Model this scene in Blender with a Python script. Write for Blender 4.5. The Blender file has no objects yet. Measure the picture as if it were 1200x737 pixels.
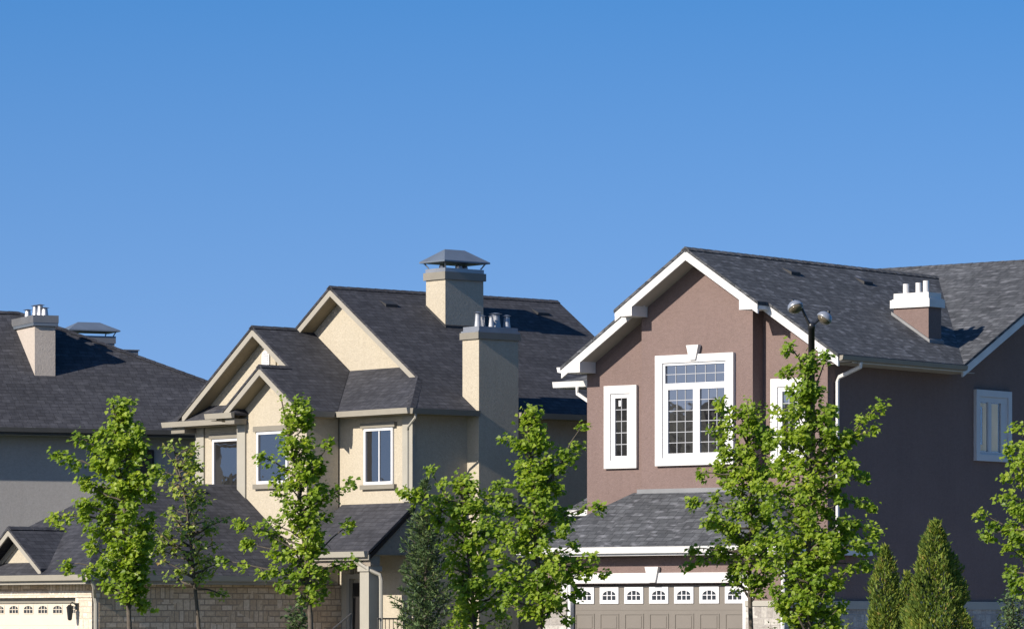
import bpy, math, random
from mathutils import Vector, Matrix
R = math.radians
scene = bpy.context.scene
COL = scene.collection
rng = random.Random(7)

# ------------------------------------------------------------------ camera, sky, sun, exposure
EYE = 1.65
cam_data = bpy.data.cameras.new('camera')
cam = bpy.data.objects.new('camera', cam_data); COL.objects.link(cam)
cam.location = (0, 0, EYE); cam.rotation_euler = (R(90), 0, 0)
cam_data.sensor_width = 36.0
cam_data.lens = 36.0 * 5000.0 / 1200.0
cam_data.shift_y = (727.0 - 368.5) / 1200.0
cam_data.clip_start = 0.5; cam_data.clip_end = 6000
scene.camera = cam

SUN_AZ = 48.8      # degrees to the left of straight behind the camera
SUN_EL = 27.0
world = bpy.data.worlds.new('World'); scene.world = world; world.use_nodes = True
wn = world.node_tree.nodes; wl = world.node_tree.links
bg = wn['Background']
sky = wn.new('ShaderNodeTexSky'); sky.sky_type = 'NISHITA'; sky.sun_disc = False
sky.sun_elevation = R(SUN_EL); sky.sun_rotation = R(180 + SUN_AZ)
sky.air_density = 1.0; sky.dust_density = 1.6; sky.ozone_density = 1.3; sky.altitude = 1000
tcw = wn.new('ShaderNodeTexCoord'); mpw = wn.new('ShaderNodeMapping')
mpw.inputs['Scale'].default_value = (1, 1, 1.1); mpw.inputs['Location'].default_value = (0, 0, 0.38)
hsw = wn.new('ShaderNodeHueSaturation'); 
# clearer, deeper blue overhead, a little haze in the air towards the horizon
szw = wn.new('ShaderNodeSeparateXYZ'); mrw = wn.new('ShaderNodeMapRange')
mrw.inputs['From Min'].default_value = 0.02; mrw.inputs['From Max'].default_value = 0.16
mrw.inputs['To Min'].default_value = 1.05; mrw.inputs['To Max'].default_value = 1.36
wl.new(tcw.outputs['Generated'], szw.inputs[0]); wl.new(szw.outputs[2], mrw.inputs['Value']); wl.new(mrw.outputs[0], hsw.inputs['Saturation'])
wl.new(tcw.outputs['Generated'], mpw.inputs['Vector']); wl.new(mpw.outputs[0], sky.inputs['Vector'])
wl.new(sky.outputs[0], hsw.inputs['Color']); wl.new(hsw.outputs[0], bg.inputs['Color'])
bg.inputs['Strength'].default_value = 0.142

sun_data = bpy.data.lights.new('sun', 'SUN'); sun_data.energy = 4.6; sun_data.angle = R(0.5)
sun_data.color = (1.0, 0.91, 0.79)
sun = bpy.data.objects.new('sun', sun_data); COL.objects.link(sun)
sdir = Vector((-math.sin(R(SUN_AZ))*math.cos(R(SUN_EL)), -math.cos(R(SUN_AZ))*math.cos(R(SUN_EL)), math.sin(R(SUN_EL))))
sun.rotation_euler = sdir.to_track_quat('Z', 'Y').to_euler()
sun.location = (-40, -20, 40)

vs = scene.view_settings
vs.view_transform = 'Standard'; vs.look = 'None'; vs.exposure = 0.85; vs.gamma = 1.0; vs.use_curve_mapping = False
scene.render.resolution_x = 1024; scene.render.resolution_y = 628

# ------------------------------------------------------------------ materials
MATS = {}
def newmat(name):
    m = bpy.data.materials.new(name); m.use_nodes = True
    return m, m.node_tree.nodes, m.node_tree.links, m.node_tree.nodes['Principled BSDF']
def uvmap(n, l, scale=(1, 1, 1)):
    t = n.new('ShaderNodeTexCoord'); mp = n.new('ShaderNodeMapping'); mp.inputs['Scale'].default_value = scale
    l.new(t.outputs['UV'], mp.inputs['Vector']); return mp.outputs[0]
def noise(n, l, vec, scale, detail=4, rough=0.55):
    t = n.new('ShaderNodeTexNoise'); t.inputs['Scale'].default_value = scale
    t.inputs['Detail'].default_value = detail; t.inputs['Roughness'].default_value = rough
    l.new(vec, t.inputs['Vector']); return t.outputs['Fac']
def ramp(n, l, fac, stops):
    r = n.new('ShaderNodeValToRGB'); e = r.color_ramp.elements
    while len(e) < len(stops): e.new(0.5)
    for q, (p, c) in zip(e, stops): q.position = p; q.color = (c[0], c[1], c[2], 1)
    l.new(fac, r.inputs['Fac']); return r.outputs['Color']
def mixc(n, l, mode, fac, a, b):
    m = n.new('ShaderNodeMix'); m.data_type = 'RGBA'; m.blend_type = mode
    for sock, v in ((m.inputs[0], fac), (m.inputs[6], a), (m.inputs[7], b)):
        if isinstance(v, (int, float)): sock.default_value = v
        elif isinstance(v, tuple): sock.default_value = (v[0], v[1], v[2], 1)
        else: l.new(v, sock)
    return m.outputs[2]
def bump(n, l, p, h, strength, dist):
    b = n.new('ShaderNodeBump'); b.inputs['Strength'].default_value = strength; b.inputs['Distance'].default_value = dist
    l.new(h, b.inputs['Height']); l.new(b.outputs[0], p.inputs['Normal'])

def stucco(name, col, var=0.10, grain=60.0, depth=0.012):
    m, n, l, p = newmat(name); uv = uvmap(n, l)
    a = noise(n, l, uv, 0.7, 5); b = noise(n, l, uv, grain, 3, 0.7); d = noise(n, l, uv, 9.0, 3)
    g = ramp(n, l, a, [(0.3, (1-var,)*3), (0.7, (1+var*0.3,)*3)])
    h = ramp(n, l, b, [(0.3, (0.86,)*3), (0.7, (1.08,)*3)])
    k = ramp(n, l, d, [(0.3, (0.95,)*3), (0.7, (1.03,)*3)])
    tr = noise(n, l, uv, 17.0, 2, 0.8); stn = noise(n, l, uvmap(n, l, (5.0, 0.45, 1)), 1.0, 5, 0.6)
    c = mixc(n, l, 'MULTIPLY', 1.0, col, g); c = mixc(n, l, 'MULTIPLY', 1.0, c, h); c = mixc(n, l, 'MULTIPLY', 1.0, c, k)
    c = mixc(n, l, 'MULTIPLY', 1.0, c, ramp(n, l, tr, [(0.32, (0.93,)*3), (0.68, (1.06,)*3)]))
    c = mixc(n, l, 'MULTIPLY', 1.0, c, ramp(n, l, stn, [(0.30, (0.965, 0.962, 0.96)), (0.6, (1.01,)*3)]))
    hb = n.new('ShaderNodeMath'); hb.operation = 'MULTIPLY_ADD'; hb.inputs[1].default_value = 1.3
    l.new(tr, hb.inputs[0]); l.new(b, hb.inputs[2]); b = hb.outputs[0]
    l.new(c, p.inputs['Base Color']); p.inputs['Roughness'].default_value = 0.95
    p.inputs['Specular IOR Level'].default_value = 0.2
    bump(n, l, p, b, 0.55, depth*1.2); MATS[name] = m
def paint(name, col, rough=0.5, var=0.06, metal=0.0):
    m, n, l, p = newmat(name); uv = uvmap(n, l)
    a = noise(n, l, uv, 2.2, 6)
    c = mixc(n, l, 'MULTIPLY', 1.0, col, ramp(n, l, a, [(0.3, (1-var*1.5,)*3), (0.7, (1,)*3)]))
    l.new(c, p.inputs['Base Color']); p.inputs['Roughness'].default_value = rough; p.inputs['Metallic'].default_value = metal
    MATS[name] = m
def shingles(name, c1, c2, cm, streak):
    m, n, l, p = newmat(name)
    uv = uvmap(n, l)
    wob = n.new('ShaderNodeTexNoise'); wob.inputs['Scale'].default_value = 1.2; l.new(uv, wob.inputs['Vector'])
    sc = n.new('ShaderNodeVectorMath'); sc.operation = 'MULTIPLY_ADD'
    l.new(wob.outputs['Color'], sc.inputs[0]); sc.inputs[1].default_value = (0.02, 0.035, 0); l.new(uv, sc.inputs[2])
    v2 = sc.outputs[0]
    def brick(w, h, off, ca, cb, cmm, ms, fr=2):
        b = n.new('ShaderNodeTexBrick'); b.offset = off; b.offset_frequency = fr
        b.inputs['Scale'].default_value = 1.0; b.inputs['Brick Width'].default_value = w; b.inputs['Row Height'].default_value = h
        b.inputs['Mortar Size'].default_value = ms; b.inputs['Mortar Smooth'].default_value = 0.3
        b.inputs['Color1'].default_value = (*ca, 1); b.inputs['Color2'].default_value = (*cb, 1); b.inputs['Mortar'].default_value = (*cmm, 1)
        l.new(v2, b.inputs['Vector']); return b
    b1 = brick(0.24, 0.145, 0.37, c1, c2, cm, 0.007, 3)
    b2 = brick(0.13, 0.145, 0.61, (0.80,)*3, (1.17,)*3, (0.88,)*3, 0.003, 2)
    c = mixc(n, l, 'MULTIPLY', 0.85, b1.outputs['Color'], b2.outputs['Color'])
    a = noise(n, l, uvmap(n, l, (0.35, 0.9, 1)), 1.6, 6, 0.6)
    c = mixc(n, l, 'MULTIPLY', 1.0, c, ramp(n, l, a, [(0.3, (0.78,)*3), (0.72, (1.15,)*3)]))
    st = noise(n, l, uvmap(n, l, (3.0, 7.5, 1)), 1.0, 2, 0.5)
    c = mixc(n, l, 'ADD', streak, c, ramp(n, l, st, [(0.56, (0, 0, 0)), (0.70, (0.10, 0.10, 0.11))]))
    gr = noise(n, l, uv, 90.0, 2, 0.6)
    c = mixc(n, l, 'MULTIPLY', 1.0, c, ramp(n, l, gr, [(0.3, (0.8,)*3), (0.7, (1.15,)*3)]))
    l.new(c, p.inputs['Base Color']); p.inputs['Roughness'].default_value = 0.92; p.inputs['Specular IOR Level'].default_value = 0.25
    sp = n.new('ShaderNodeSeparateXYZ'); l.new(v2, sp.inputs[0])
    dv = n.new('ShaderNodeMath'); dv.operation = 'DIVIDE'; dv.inputs[1].default_value = 0.145; l.new(sp.outputs[1], dv.inputs[0])
    fr = n.new('ShaderNodeMath'); fr.operation = 'FRACT'; l.new(dv.outputs[0], fr.inputs[0])
    iv = n.new('ShaderNodeMath'); iv.operation = 'SUBTRACT'; iv.inputs[0].default_value = 1.0; l.new(fr.outputs[0], iv.inputs[1])
    ad = n.new('ShaderNodeMath'); ad.operation = 'ADD'; l.new(iv.outputs[0], ad.inputs[0])
    sb = n.new('ShaderNodeSeparateColor'); l.new(b2.outputs['Color'], sb.inputs[0]); l.new(sb.outputs[0], ad.inputs[1])
    bump(n, l, p, ad.outputs[0], 0.55, 0.02); MATS[name] = m
def stone(name, stops, mortar, w=0.31, h=0.135):
    m, n, l, p = newmat(name); uv = uvmap(n, l)
    def brick(w, h, off, sq, ms):
        b = n.new('ShaderNodeTexBrick'); b.offset = off; b.squash = sq; b.squash_frequency = 2
        b.inputs['Scale'].default_value = 1.0; b.inputs['Brick Width'].default_value = w; b.inputs['Row Height'].default_value = h
        b.inputs['Mortar Size'].default_value = ms; b.inputs['Mortar Smooth'].default_value = 0.2
        b.inputs['Color1'].default_value = (0, 0, 0, 1); b.inputs['Color2'].default_value = (1, 1, 1, 1); b.inputs['Mortar'].default_value = (0.5, 0.5, 0.5, 1)
        l.new(uv, b.inputs['Vector']); return b
    A = brick(w, h, 0.41, 1.0, 0.014); B = brick(w*0.62, h*2, 0.29, 0.7, 0.014)
    sel = n.new('ShaderNodeTexVoronoi'); sel.inputs['Scale'].default_value = 1.6; l.new(uv, sel.inputs['Vector'])
    ss = n.new('ShaderNodeSeparateColor'); l.new(sel.outputs['Color'], ss.inputs[0])
    gt = n.new('ShaderNodeMath'); gt.operation = 'GREATER_THAN'; gt.inputs[1].default_value = 0.55; l.new(ss.outputs[0], gt.inputs[0])
    rnd = mixc(n, l, 'MIX', gt.outputs[0], A.outputs['Color'], B.outputs['Color'])
    mf = n.new('ShaderNodeMix'); l.new(gt.outputs[0], mf.inputs[0]); l.new(A.outputs['Fac'], mf.inputs[2]); l.new(B.outputs['Fac'], mf.inputs[3])
    fac = mf.outputs[0]
    c = ramp(n, l, rnd, stops)
    a = noise(n, l, uv, 14.0, 4, 0.6)
    c = mixc(n, l, 'MULTIPLY', 1.0, c, ramp(n, l, a, [(0.3, (0.75,)*3), (0.7, (1.12,)*3)]))
    c = mixc(n, l, 'MIX', fac, c, mortar)
    l.new(c, p.inputs['Base Color']); p.inputs['Roughness'].default_value = 0.95
    hh = n.new('ShaderNodeMath'); hh.operation = 'MULTIPLY_ADD'; hh.inputs[1].default_value = -1.0
    l.new(fac, hh.inputs[0]); l.new(a, hh.inputs[2]); bump(n, l, p, hh.outputs[0], 0.8, 0.03)
    MATS[name] = m
def glass(name, interior, refl=0.32):
    m, n, l, p = newmat(name); uv = uvmap(n, l)
    n.remove(p); out = n['Material Output']
    d = n.new('ShaderNodeBsdfDiffuse'); d.inputs['Color'].default_value = (*interior, 1)
    g = n.new('ShaderNodeBsdfGlossy'); g.inputs['Roughness'].default_value = 0.015; g.inputs['Color'].default_value = (0.92, 0.95, 0.97, 1)
    b = n.new('ShaderNodeBump'); b.inputs['Strength'].default_value = 0.02; b.inputs['Distance'].default_value = 0.05
    l.new(noise(n, l, uv, 2.0, 2), b.inputs['Height']); l.new(b.outputs[0], g.inputs['Normal'])
    x = n.new('ShaderNodeMixShader'); x.inputs[0].default_value = refl
    l.new(d.outputs[0], x.inputs[1]); l.new(g.outputs[0], x.inputs[2]); l.new(x.outputs[0], out.inputs['Surface']); MATS[name] = m
def clear_glass(name):
    m, n, l, p = newmat(name); n.remove(p); out = n['Material Output']
    d = n.new('ShaderNodeBsdfTransparent'); g = n.new('ShaderNodeBsdfGlossy'); g.inputs['Roughness'].default_value = 0.02
    x = n.new('ShaderNodeMixShader'); x.inputs[0].default_value = 0.04
    l.new(d.outputs[0], x.inputs[1]); l.new(g.outputs[0], x.inputs[2]); l.new(x.outputs[0], out.inputs['Surface']); MATS[name] = m
def leafmat(name, stops, trans=0.35, gloss=0.45):
    m, n, l, p = newmat(name); out = n['Material Output']
    geo = n.new('ShaderNodeNewGeometry')
    c = ramp(n, l, geo.outputs['Random Per Island'], stops)
    tc = n.new('ShaderNodeTexCoord'); a = noise(n, l, tc.outputs['Object'], 1.3, 3)
    c = mixc(n, l, 'MULTIPLY', 1.0, c, ramp(n, l, a, [(0.35, (0.72, 0.8, 0.8)), (0.65, (1.15, 1.08, 0.9))]))
    l.new(c, p.inputs['Base Color']); p.inputs['Roughness'].default_value = gloss; p.inputs['Specular IOR Level'].default_value = 0.35
    t = n.new('ShaderNodeBsdfTranslucent'); l.new(mixc(n, l, 'MULTIPLY', 1.0, c, (1.5, 1.5, 0.7)), t.inputs['Color'])
    x = n.new('ShaderNodeMixShader'); x.inputs[0].default_value = trans
    l.new(p.outputs[0], x.inputs[1]); l.new(t.outputs[0], x.inputs[2]); l.new(x.outputs[0], out.inputs['Surface']); MATS[name] = m
def groundmat(name, ca, cb, scale, rough=0.95):
    m, n, l, p = newmat(name); t = n.new('ShaderNodeTexCoord')
    a = noise(n, l, t.outputs['Object'], scale, 8, 0.65); b = noise(n, l, t.outputs['Object'], scale*14, 4)
    c = mixc(n, l, 'MULTIPLY', 1.0, ramp(n, l, a, [(0.3, ca), (0.7, cb)]), ramp(n, l, b, [(0.3, (0.7,)*3), (0.7, (1.2,)*3)]))
    l.new(c, p.inputs['Base Color']); p.inputs['Roughness'].default_value = rough; bump(n, l, p, b, 0.4, 0.03); MATS[name] = m

stucco('brown_stucco', (0.164, 0.119, 0.110), 0.09)
stucco('cream_stucco', (0.388, 0.348, 0.276), 0.06)
stucco('taupe_stucco', (0.235, 0.205, 0.170), 0.16)
stucco('grey_stucco', (0.325, 0.31, 0.30), 0.07, depth=0.004)
stucco('pale_stucco', (0.40, 0.355, 0.315), 0.07)
paint('muntin_grey', (0.30, 0.31, 0.33), 0.5, 0.03)
paint('white_trim', (0.55, 0.545, 0.54), 0.55, 0.12)
paint('shade_trim', (0.46, 0.46, 0.47), 0.5, 0.05)  # darker copy of the white trim, shade of the side wall mixed in
paint('beige_trim', (0.27, 0.25, 0.21), 0.55, 0.06)
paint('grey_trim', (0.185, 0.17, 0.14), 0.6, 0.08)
paint('light_trim', (0.29, 0.275, 0.235), 0.55, 0.06)
paint('soffit_tan', (0.25, 0.205, 0.13), 0.7, 0.10)
paint('soffit_grey', (0.30, 0.275, 0.235), 0.7, 0.05)
paint('vinyl_white', (0.56, 0.56, 0.575), 0.35, 0.03)
paint('door_taupe', (0.135, 0.120, 0.103), 0.5, 0.05)
paint('door_cream', (0.50, 0.45, 0.37), 0.5, 0.03)
paint('dark_paint', (0.014, 0.013, 0.013), 0.4, 0.05)
paint('curtain_cream', (0.84, 0.63, 0.38), 0.9, 0.10)
paint('galvanised', (0.36, 0.37, 0.39), 0.45, 0.14, 0.75)
paint('hood_metal', (0.17, 0.20, 0.24), 0.5, 0.12, 0.5)
paint('flashing', (0.20, 0.205, 0.215), 0.5, 0.15, 0.5)
paint('vent_black', (0.02, 0.02, 0.022), 0.7, 0.1)
paint('lamp_black', (0.016, 0.016, 0.018), 0.35, 0.1)
paint('lamp_steel', (0.24, 0.26, 0.30), 0.35, 0.06, 0.35)
paint('rail_metal', (0.06, 0.06, 0.06), 0.45, 0.1)
shingles('shingle_dark', (0.031, 0.032, 0.039), (0.046, 0.047, 0.055), (0.016, 0.016, 0.020), 0.18)
shingles('shingle_grey', (0.046, 0.049, 0.055), (0.078, 0.082, 0.090), (0.018, 0.019, 0.022), 0.75)
stone('stone_tan', [(0, (0.42, 0.31, 0.20)), (0.5, (0.52, 0.40, 0.27)), (1, (0.60, 0.48, 0.35))], (0.27, 0.21, 0.15))
stone('stone_cream', [(0, (0.46, 0.38, 0.30)), (0.5, (0.56, 0.48, 0.39)), (1, (0.64, 0.57, 0.47))], (0.44, 0.38, 0.31))
stone('stone_grey', [(0, (0.24, 0.22, 0.20)), (0.5, (0.34, 0.32, 0.29)), (1, (0.44, 0.42, 0.38))], (0.30, 0.28, 0.26), 0.36, 0.15)
glass('window_glass', (0.010, 0.009, 0.010), 0.22)
glass('dim_glass', (0.016, 0.015, 0.015), 0.18)
glass('garage_glass', (0.03, 0.035, 0.045), 0.25)
clear_glass('clear_pane')
leafmat('maple_leaf', [(0, (0.125, 0.20, 0.018)), (0.5, (0.205, 0.300, 0.030)), (1, (0.30, 0.375, 0.055))], 0.52)
leafmat('maple_leaf_pale', [(0, (0.13, 0.19, 0.025)), (0.55, (0.215, 0.285, 0.045)), (0.9, (0.30, 0.36, 0.08)), (1, (0.30, 0.21, 0.10))], 0.40)
leafmat('cedar_leaf', [(0, (0.05, 0.085, 0.012)), (0.6, (0.115, 0.17, 0.022)), (0.93, (0.20, 0.23, 0.035)), (1, (0.24, 0.17, 0.06))], 0.25, 0.7)
leafmat('spruce_needle', [(0, (0.035, 0.065, 0.026)), (0.7, (0.075, 0.125, 0.045)), (1, (0.14, 0.18, 0.065))], 0.15, 0.7)
leafmat('shrub_leaf', [(0, (0.022, 0.040, 0.012)), (0.6, (0.045, 0.070, 0.018)), (1, (0.08, 0.105, 0.025))], 0.25, 0.6)
groundmat('bark', (0.05, 0.04, 0.03), (0.12, 0.10, 0.08), 9.0)
groundmat('grass_ground', (0.035, 0.06, 0.015), (0.06, 0.09, 0.025), 0.6)
groundmat('asphalt', (0.045, 0.045, 0.047), (0.06, 0.06, 0.062), 1.2)
groundmat('concrete', (0.30, 0.29, 0.27), (0.38, 0.37, 0.35), 0.8)
groundmat('hill_ground', (0.018, 0.024, 0.012), (0.035, 0.045, 0.02), 0.05)
m, n, l, p = newmat('lane_paint'); p.inputs['Base Color'].default_value = (0.7, 0.7, 0.68, 1); MATS['lane_paint'] = m

# ------------------------------------------------------------------ mesh builder
ZS = 0.2     # all heights below were measured with the ground at -0.2
class MB:
    def __init__(s): s.v = []; s.f = []; s.marks = []
    def poly(s, pts):
        i = len(s.v); s.v += [tuple(q) for q in pts]; s.f.append(tuple(range(i, i+len(pts)))); return s
    def prism(s, pts, d):
        n = len(pts); i = len(s.v); s.marks.append((i, len(s.f)))
        s.v += [tuple(q) for q in pts] + [tuple(q[k]+d[k] for k in range(3)) for q in pts]
        nx = [pts[k][1]*pts[(k+1) % n][2]-pts[k][2]*pts[(k+1) % n][1] for k in range(n)]
        ny = [pts[k][2]*pts[(k+1) % n][0]-pts[k][0]*pts[(k+1) % n][2] for k in range(n)]
        nz = [pts[k][0]*pts[(k+1) % n][1]-pts[k][1]*pts[(k+1) % n][0] for k in range(n)]
        flip = sum(nx)*d[0]+sum(ny)*d[1]+sum(nz)*d[2] < 0
        fs = [tuple(reversed([i+k for k in range(n)])), tuple(i+n+k for k in range(n))]
        fs += [(i+k, i+(k+1) % n, i+n+(k+1) % n, i+n+k) for k in range(n)]
        if flip: fs = [tuple(reversed(f)) for f in fs]
        s.f += fs; return s
    def box(s, u0, u1, v0, v1, z0, z1):
        return s.prism([(u0, v0, z0), (u1, v0, z0), (u1, v1, z0), (u0, v1, z0)], (0, 0, z1-z0))
    def slab(s, pts, t):
        return s.prism([(q[0], q[1], q[2]-t) for q in pts], (0, 0, t))
    def tube(s, path, rad, n=8, cap=True):
        path = [Vector(q) for q in path]
        if not isinstance(rad, (list, tuple)): rad = [rad]*len(path)
        base = len(s.v); a = None; s.marks.append((base, len(s.f)))
        for k, q in enumerate(path):
            d = (path[min(k+1, len(path)-1)]-path[max(k-1, 0)]).normalized()
            if a is None: a = d.orthogonal().normalized()
            else:
                a = a-d*a.dot(d); a = a.normalized() if a.length > 1e-6 else d.orthogonal().normalized()
            b = d.cross(a)
            for j in range(n):
                t = 2*math.pi*j/n
                s.v.append(tuple(q+(a*math.cos(t)+b*math.sin(t))*rad[k]))
        for k in range(len(path)-1):
            for j in range(n):
                j2 = (j+1) % n
                s.f.append((base+k*n+j, base+k*n+j2, base+(k+1)*n+j2, base+(k+1)*n+j))
        if cap:
            s.f.append(tuple(base+j for j in reversed(range(n)))); e = base+(len(path)-1)*n
            s.f.append(tuple(e+j for j in range(n)))
        return s
    def lathe(s, c, prof, n=16):
        base = len(s.v); s.marks.append((base, len(s.f)))
        for r, z in prof:
            for j in range(n):
                t = 2*math.pi*j/n; s.v.append((c[0]+r*math.cos(t), c[1]+r*math.sin(t), c[2]+z))
        for k in range(len(prof)-1):
            for j in range(n):
                j2 = (j+1) % n
                s.f.append((base+k*n+j, base+k*n+j2, base+(k+1)*n+j2, base+(k+1)*n+j))
        s.f.append(tuple(base+j for j in reversed(range(n))))
        s.f.append(tuple(base+(len(prof)-1)*n+j for j in range(n)))
        return s
    def build_each(s, name, mat, parent=None):
        """every closed piece becomes a part of its own"""
        out = []
        for (v0, f0), (v1, f1) in zip(s.marks, s.marks[1:]+[(len(s.v), len(s.f))]):
            q = MB(); q.v = s.v[v0:v1]; q.f = [tuple(i-v0 for i in f) for f in s.f[f0:f1]]
            if q.f: out.append(q.build(name, mat, parent))
        return out
    def build(s, name, mat, parent=None, dz=ZS, uv=True, smooth=False):
        me = bpy.data.meshes.new(name)
        me.from_pydata([(q[0], q[1], q[2]+dz) for q in s.v], [], s.f); me.update()
        if uv:
            lay = me.uv_layers.new(name='UVMap').data; vv = me.vertices
            for p in me.polygons:
                nrm = p.normal
                if abs(nrm.z) > 0.999: t = Vector((1, 0, 0))
                else: t = Vector((-nrm.y, nrm.x, 0)).normalized()
                b = nrm.cross(t)
                for li in p.loop_indices:
                    co = vv[me.loops[li].vertex_index].co
                    lay[li].uv = (co.dot(t)+nrm.x*3.1, co.dot(b)+nrm.y*1.7)
        if smooth:
            for p in me.polygons: p.use_smooth = True
        me.materials.append(MATS[mat])
        o = bpy.data.objects.new(name, me); COL.objects.link(o)
        if parent: o.parent = parent
        return o
def thing(name, label, cat, loc, rz=0.0, group=None):
    o = bpy.data.objects.new(name, None); COL.objects.link(o)
    o.location = loc; o.rotation_euler = (0, 0, rz); o['label'] = label; o['category'] = cat
    if group: o['group'] = group
    return o
def structure(name, mb, mat, dz=0.0):
    o = mb.build(name, mat, None, dz); o['kind'] = 'structure'; return o

# ------------------------------------------------------------------ the setting
structure('ground', MB().poly([(-2500, -1500, 0), (2500, -1500, 0), (2500, 4000, 0), (-2500, 4000, 0)]), 'grass_ground')
structure('road', MB().poly([(-400, 30, 0.008), (400, 30, 0.008), (400, 42, 0.008), (-400, 42, 0.008)]), 'asphalt')
mk = MB()
for k in range(-30, 30): mk.poly([(k*9, 35.93, 0.012), (k*9+3, 35.93, 0.012), (k*9+3, 36.07, 0.012), (k*9, 36.07, 0.012)])
structure('lane_marking', mk, 'lane_paint')
structure('kerb', MB().box(-400, 400, 42.0, 42.25, 0, 0.13).box(-400, 400, 29.75, 30, 0, 0.13), 'concrete')
structure('pavement', MB().box(-400, 400, 44.5, 46.3, -0.05, 0.03), 'concrete')
# wooded hills to the left of the street, beyond the frame (they show as the dark skyline in the window panes)
hm = MB(); N = 260; hr = random.Random(3); prev = None
rows = []
for k in range(N+1):
    y = -420+k*4.0
    h = 16.0+8.5*math.exp(-((y-10)/70.0)**2)+1.2*math.sin(y*0.07)+hr.uniform(-1.6, 1.6)
    x = -330-0.10*abs(y)
    rows.append([(x+60, y, -0.5), (x+30, y, h*0.6+hr.uniform(-.5, .5)), (x, y, h), (x-80, y, h*0.9), (x-160, y, -0.5)])
for k in range(N):
    for j in range(4): hm.poly([rows[k][j], rows[k][j+1], rows[k+1][j+1], rows[k+1][j]])
structure('hills', hm, 'hill_ground')

# ------------------------------------------------------------------ house helpers (local frame: u along the front, v into the depth, z up)
def P_front(v): return lambda a, d, z: (a, v-d, z)
def P_side(u): return lambda a, d, z: (u+d, a, z)
def rect(mb, P, a0, a1, z0, z1, d0, d1):
    pts = [P(a0, d0, z0), P(a1, d0, z0), P(a1, d0, z1), P(a0, d0, z1)]
    e = P(a0, d1, z0); return mb.prism(pts, tuple(e[k]-pts[0][k] for k in range(3)))
def ring(mb, P, a0, a1, z0, z1, w, d0, d1, wt=None, wb=None):
    wt = w if wt is None else wt; wb = w if wb is None else wb
    rect(mb, P, a0, a0+w, z0, z1, d0, d1); rect(mb, P, a1-w, a1, z0, z1, d0, d1)
    rect(mb, P, a0+w, a1-w, z1-wt, z1, d0, d1); rect(mb, P, a0+w, a1-w, z0, z0+wb, d0, d1)
def grid(mb, P, a0, a1, z0, z1, nc, nr, w, d0, d1):
    for k in range(1, nc):
        a = a0+(a1-a0)*k/nc; rect(mb, P, a-w/2, a+w/2, z0, z1, d0, d1)
    for k in range(1, nr):
        z = z0+(z1-z0)*k/nr; rect(mb, P, a0, a1, z-w/2, z+w/2, d0, d1-0.002)
def pane(mb, P, a0, a1, z0, z1, d): rect(mb, P, a0, a1, z0, z1, d-0.01, d)

def beam(mb, a, b, h, t):
    """board with a vertical height h hanging below the line a-b, thickness vector t"""
    return mb.prism([a, b, (b[0], b[1], b[2]-h), (a[0], a[1], a[2]-h)], t)
def caprow(mb, a, b, w=0.12, t=0.012):
    """a row of ridge cap shingles along a-b"""
    a = Vector(a); b = Vector(b); n = max(2, int((b-a).length/0.28)); d = (b-a)/n
    s = Vector((-d.y, d.x, 0)).normalized()*w
    for k in range(n):
        p = a+d*k; q = p+d*1.0
        up = Vector((0, 0, t)); lift = Vector((0, 0, 0.012))
        dr = Vector((0, 0, -w*0.55))
        mb.prism([tuple(p+s+dr+lift), tuple(p+lift+up), tuple(p-s+dr+lift), tuple(p+Vector((0, 0, -0.1)))], tuple(q-p-lift*0.6))
def downspout(mb, path, r=0.045): mb.tube(path, r, 6)
def roof_vent(parent, u, v, z, slope, w=0.36):
    """low slant-back roof vent sitting on a slope that falls towards +u"""
    mb = MB()
    mb.prism([(u-0.20, v-w/2, z+0.20*slope-0.02), (u+0.14, v-w/2, z-0.14*slope-0.02), (u+0.14, v-w/2, z-0.02), (u+0.08, v-w/2, z+0.01)], (0, w, 0))
    return mb.build('roof_vent', 'vent_black', parent)
def flue(parent, u, v, z0, h, r, mat='galvanised', capw=1.5, cone=True):
    mb = MB().lathe((u, v, z0), [(r*1.25, 0), (r*1.05, h*0.35), (r*0.9, h*0.72), (r*0.9, h*0.86)], 12)
    if cone: mb.lathe((u, v, z0), [(r*capw*0.7, h*0.90), (r*capw, h*0.92), (r*0.25, h)], 12)
    return mb.build('flue', mat, parent, smooth=False)
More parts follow.
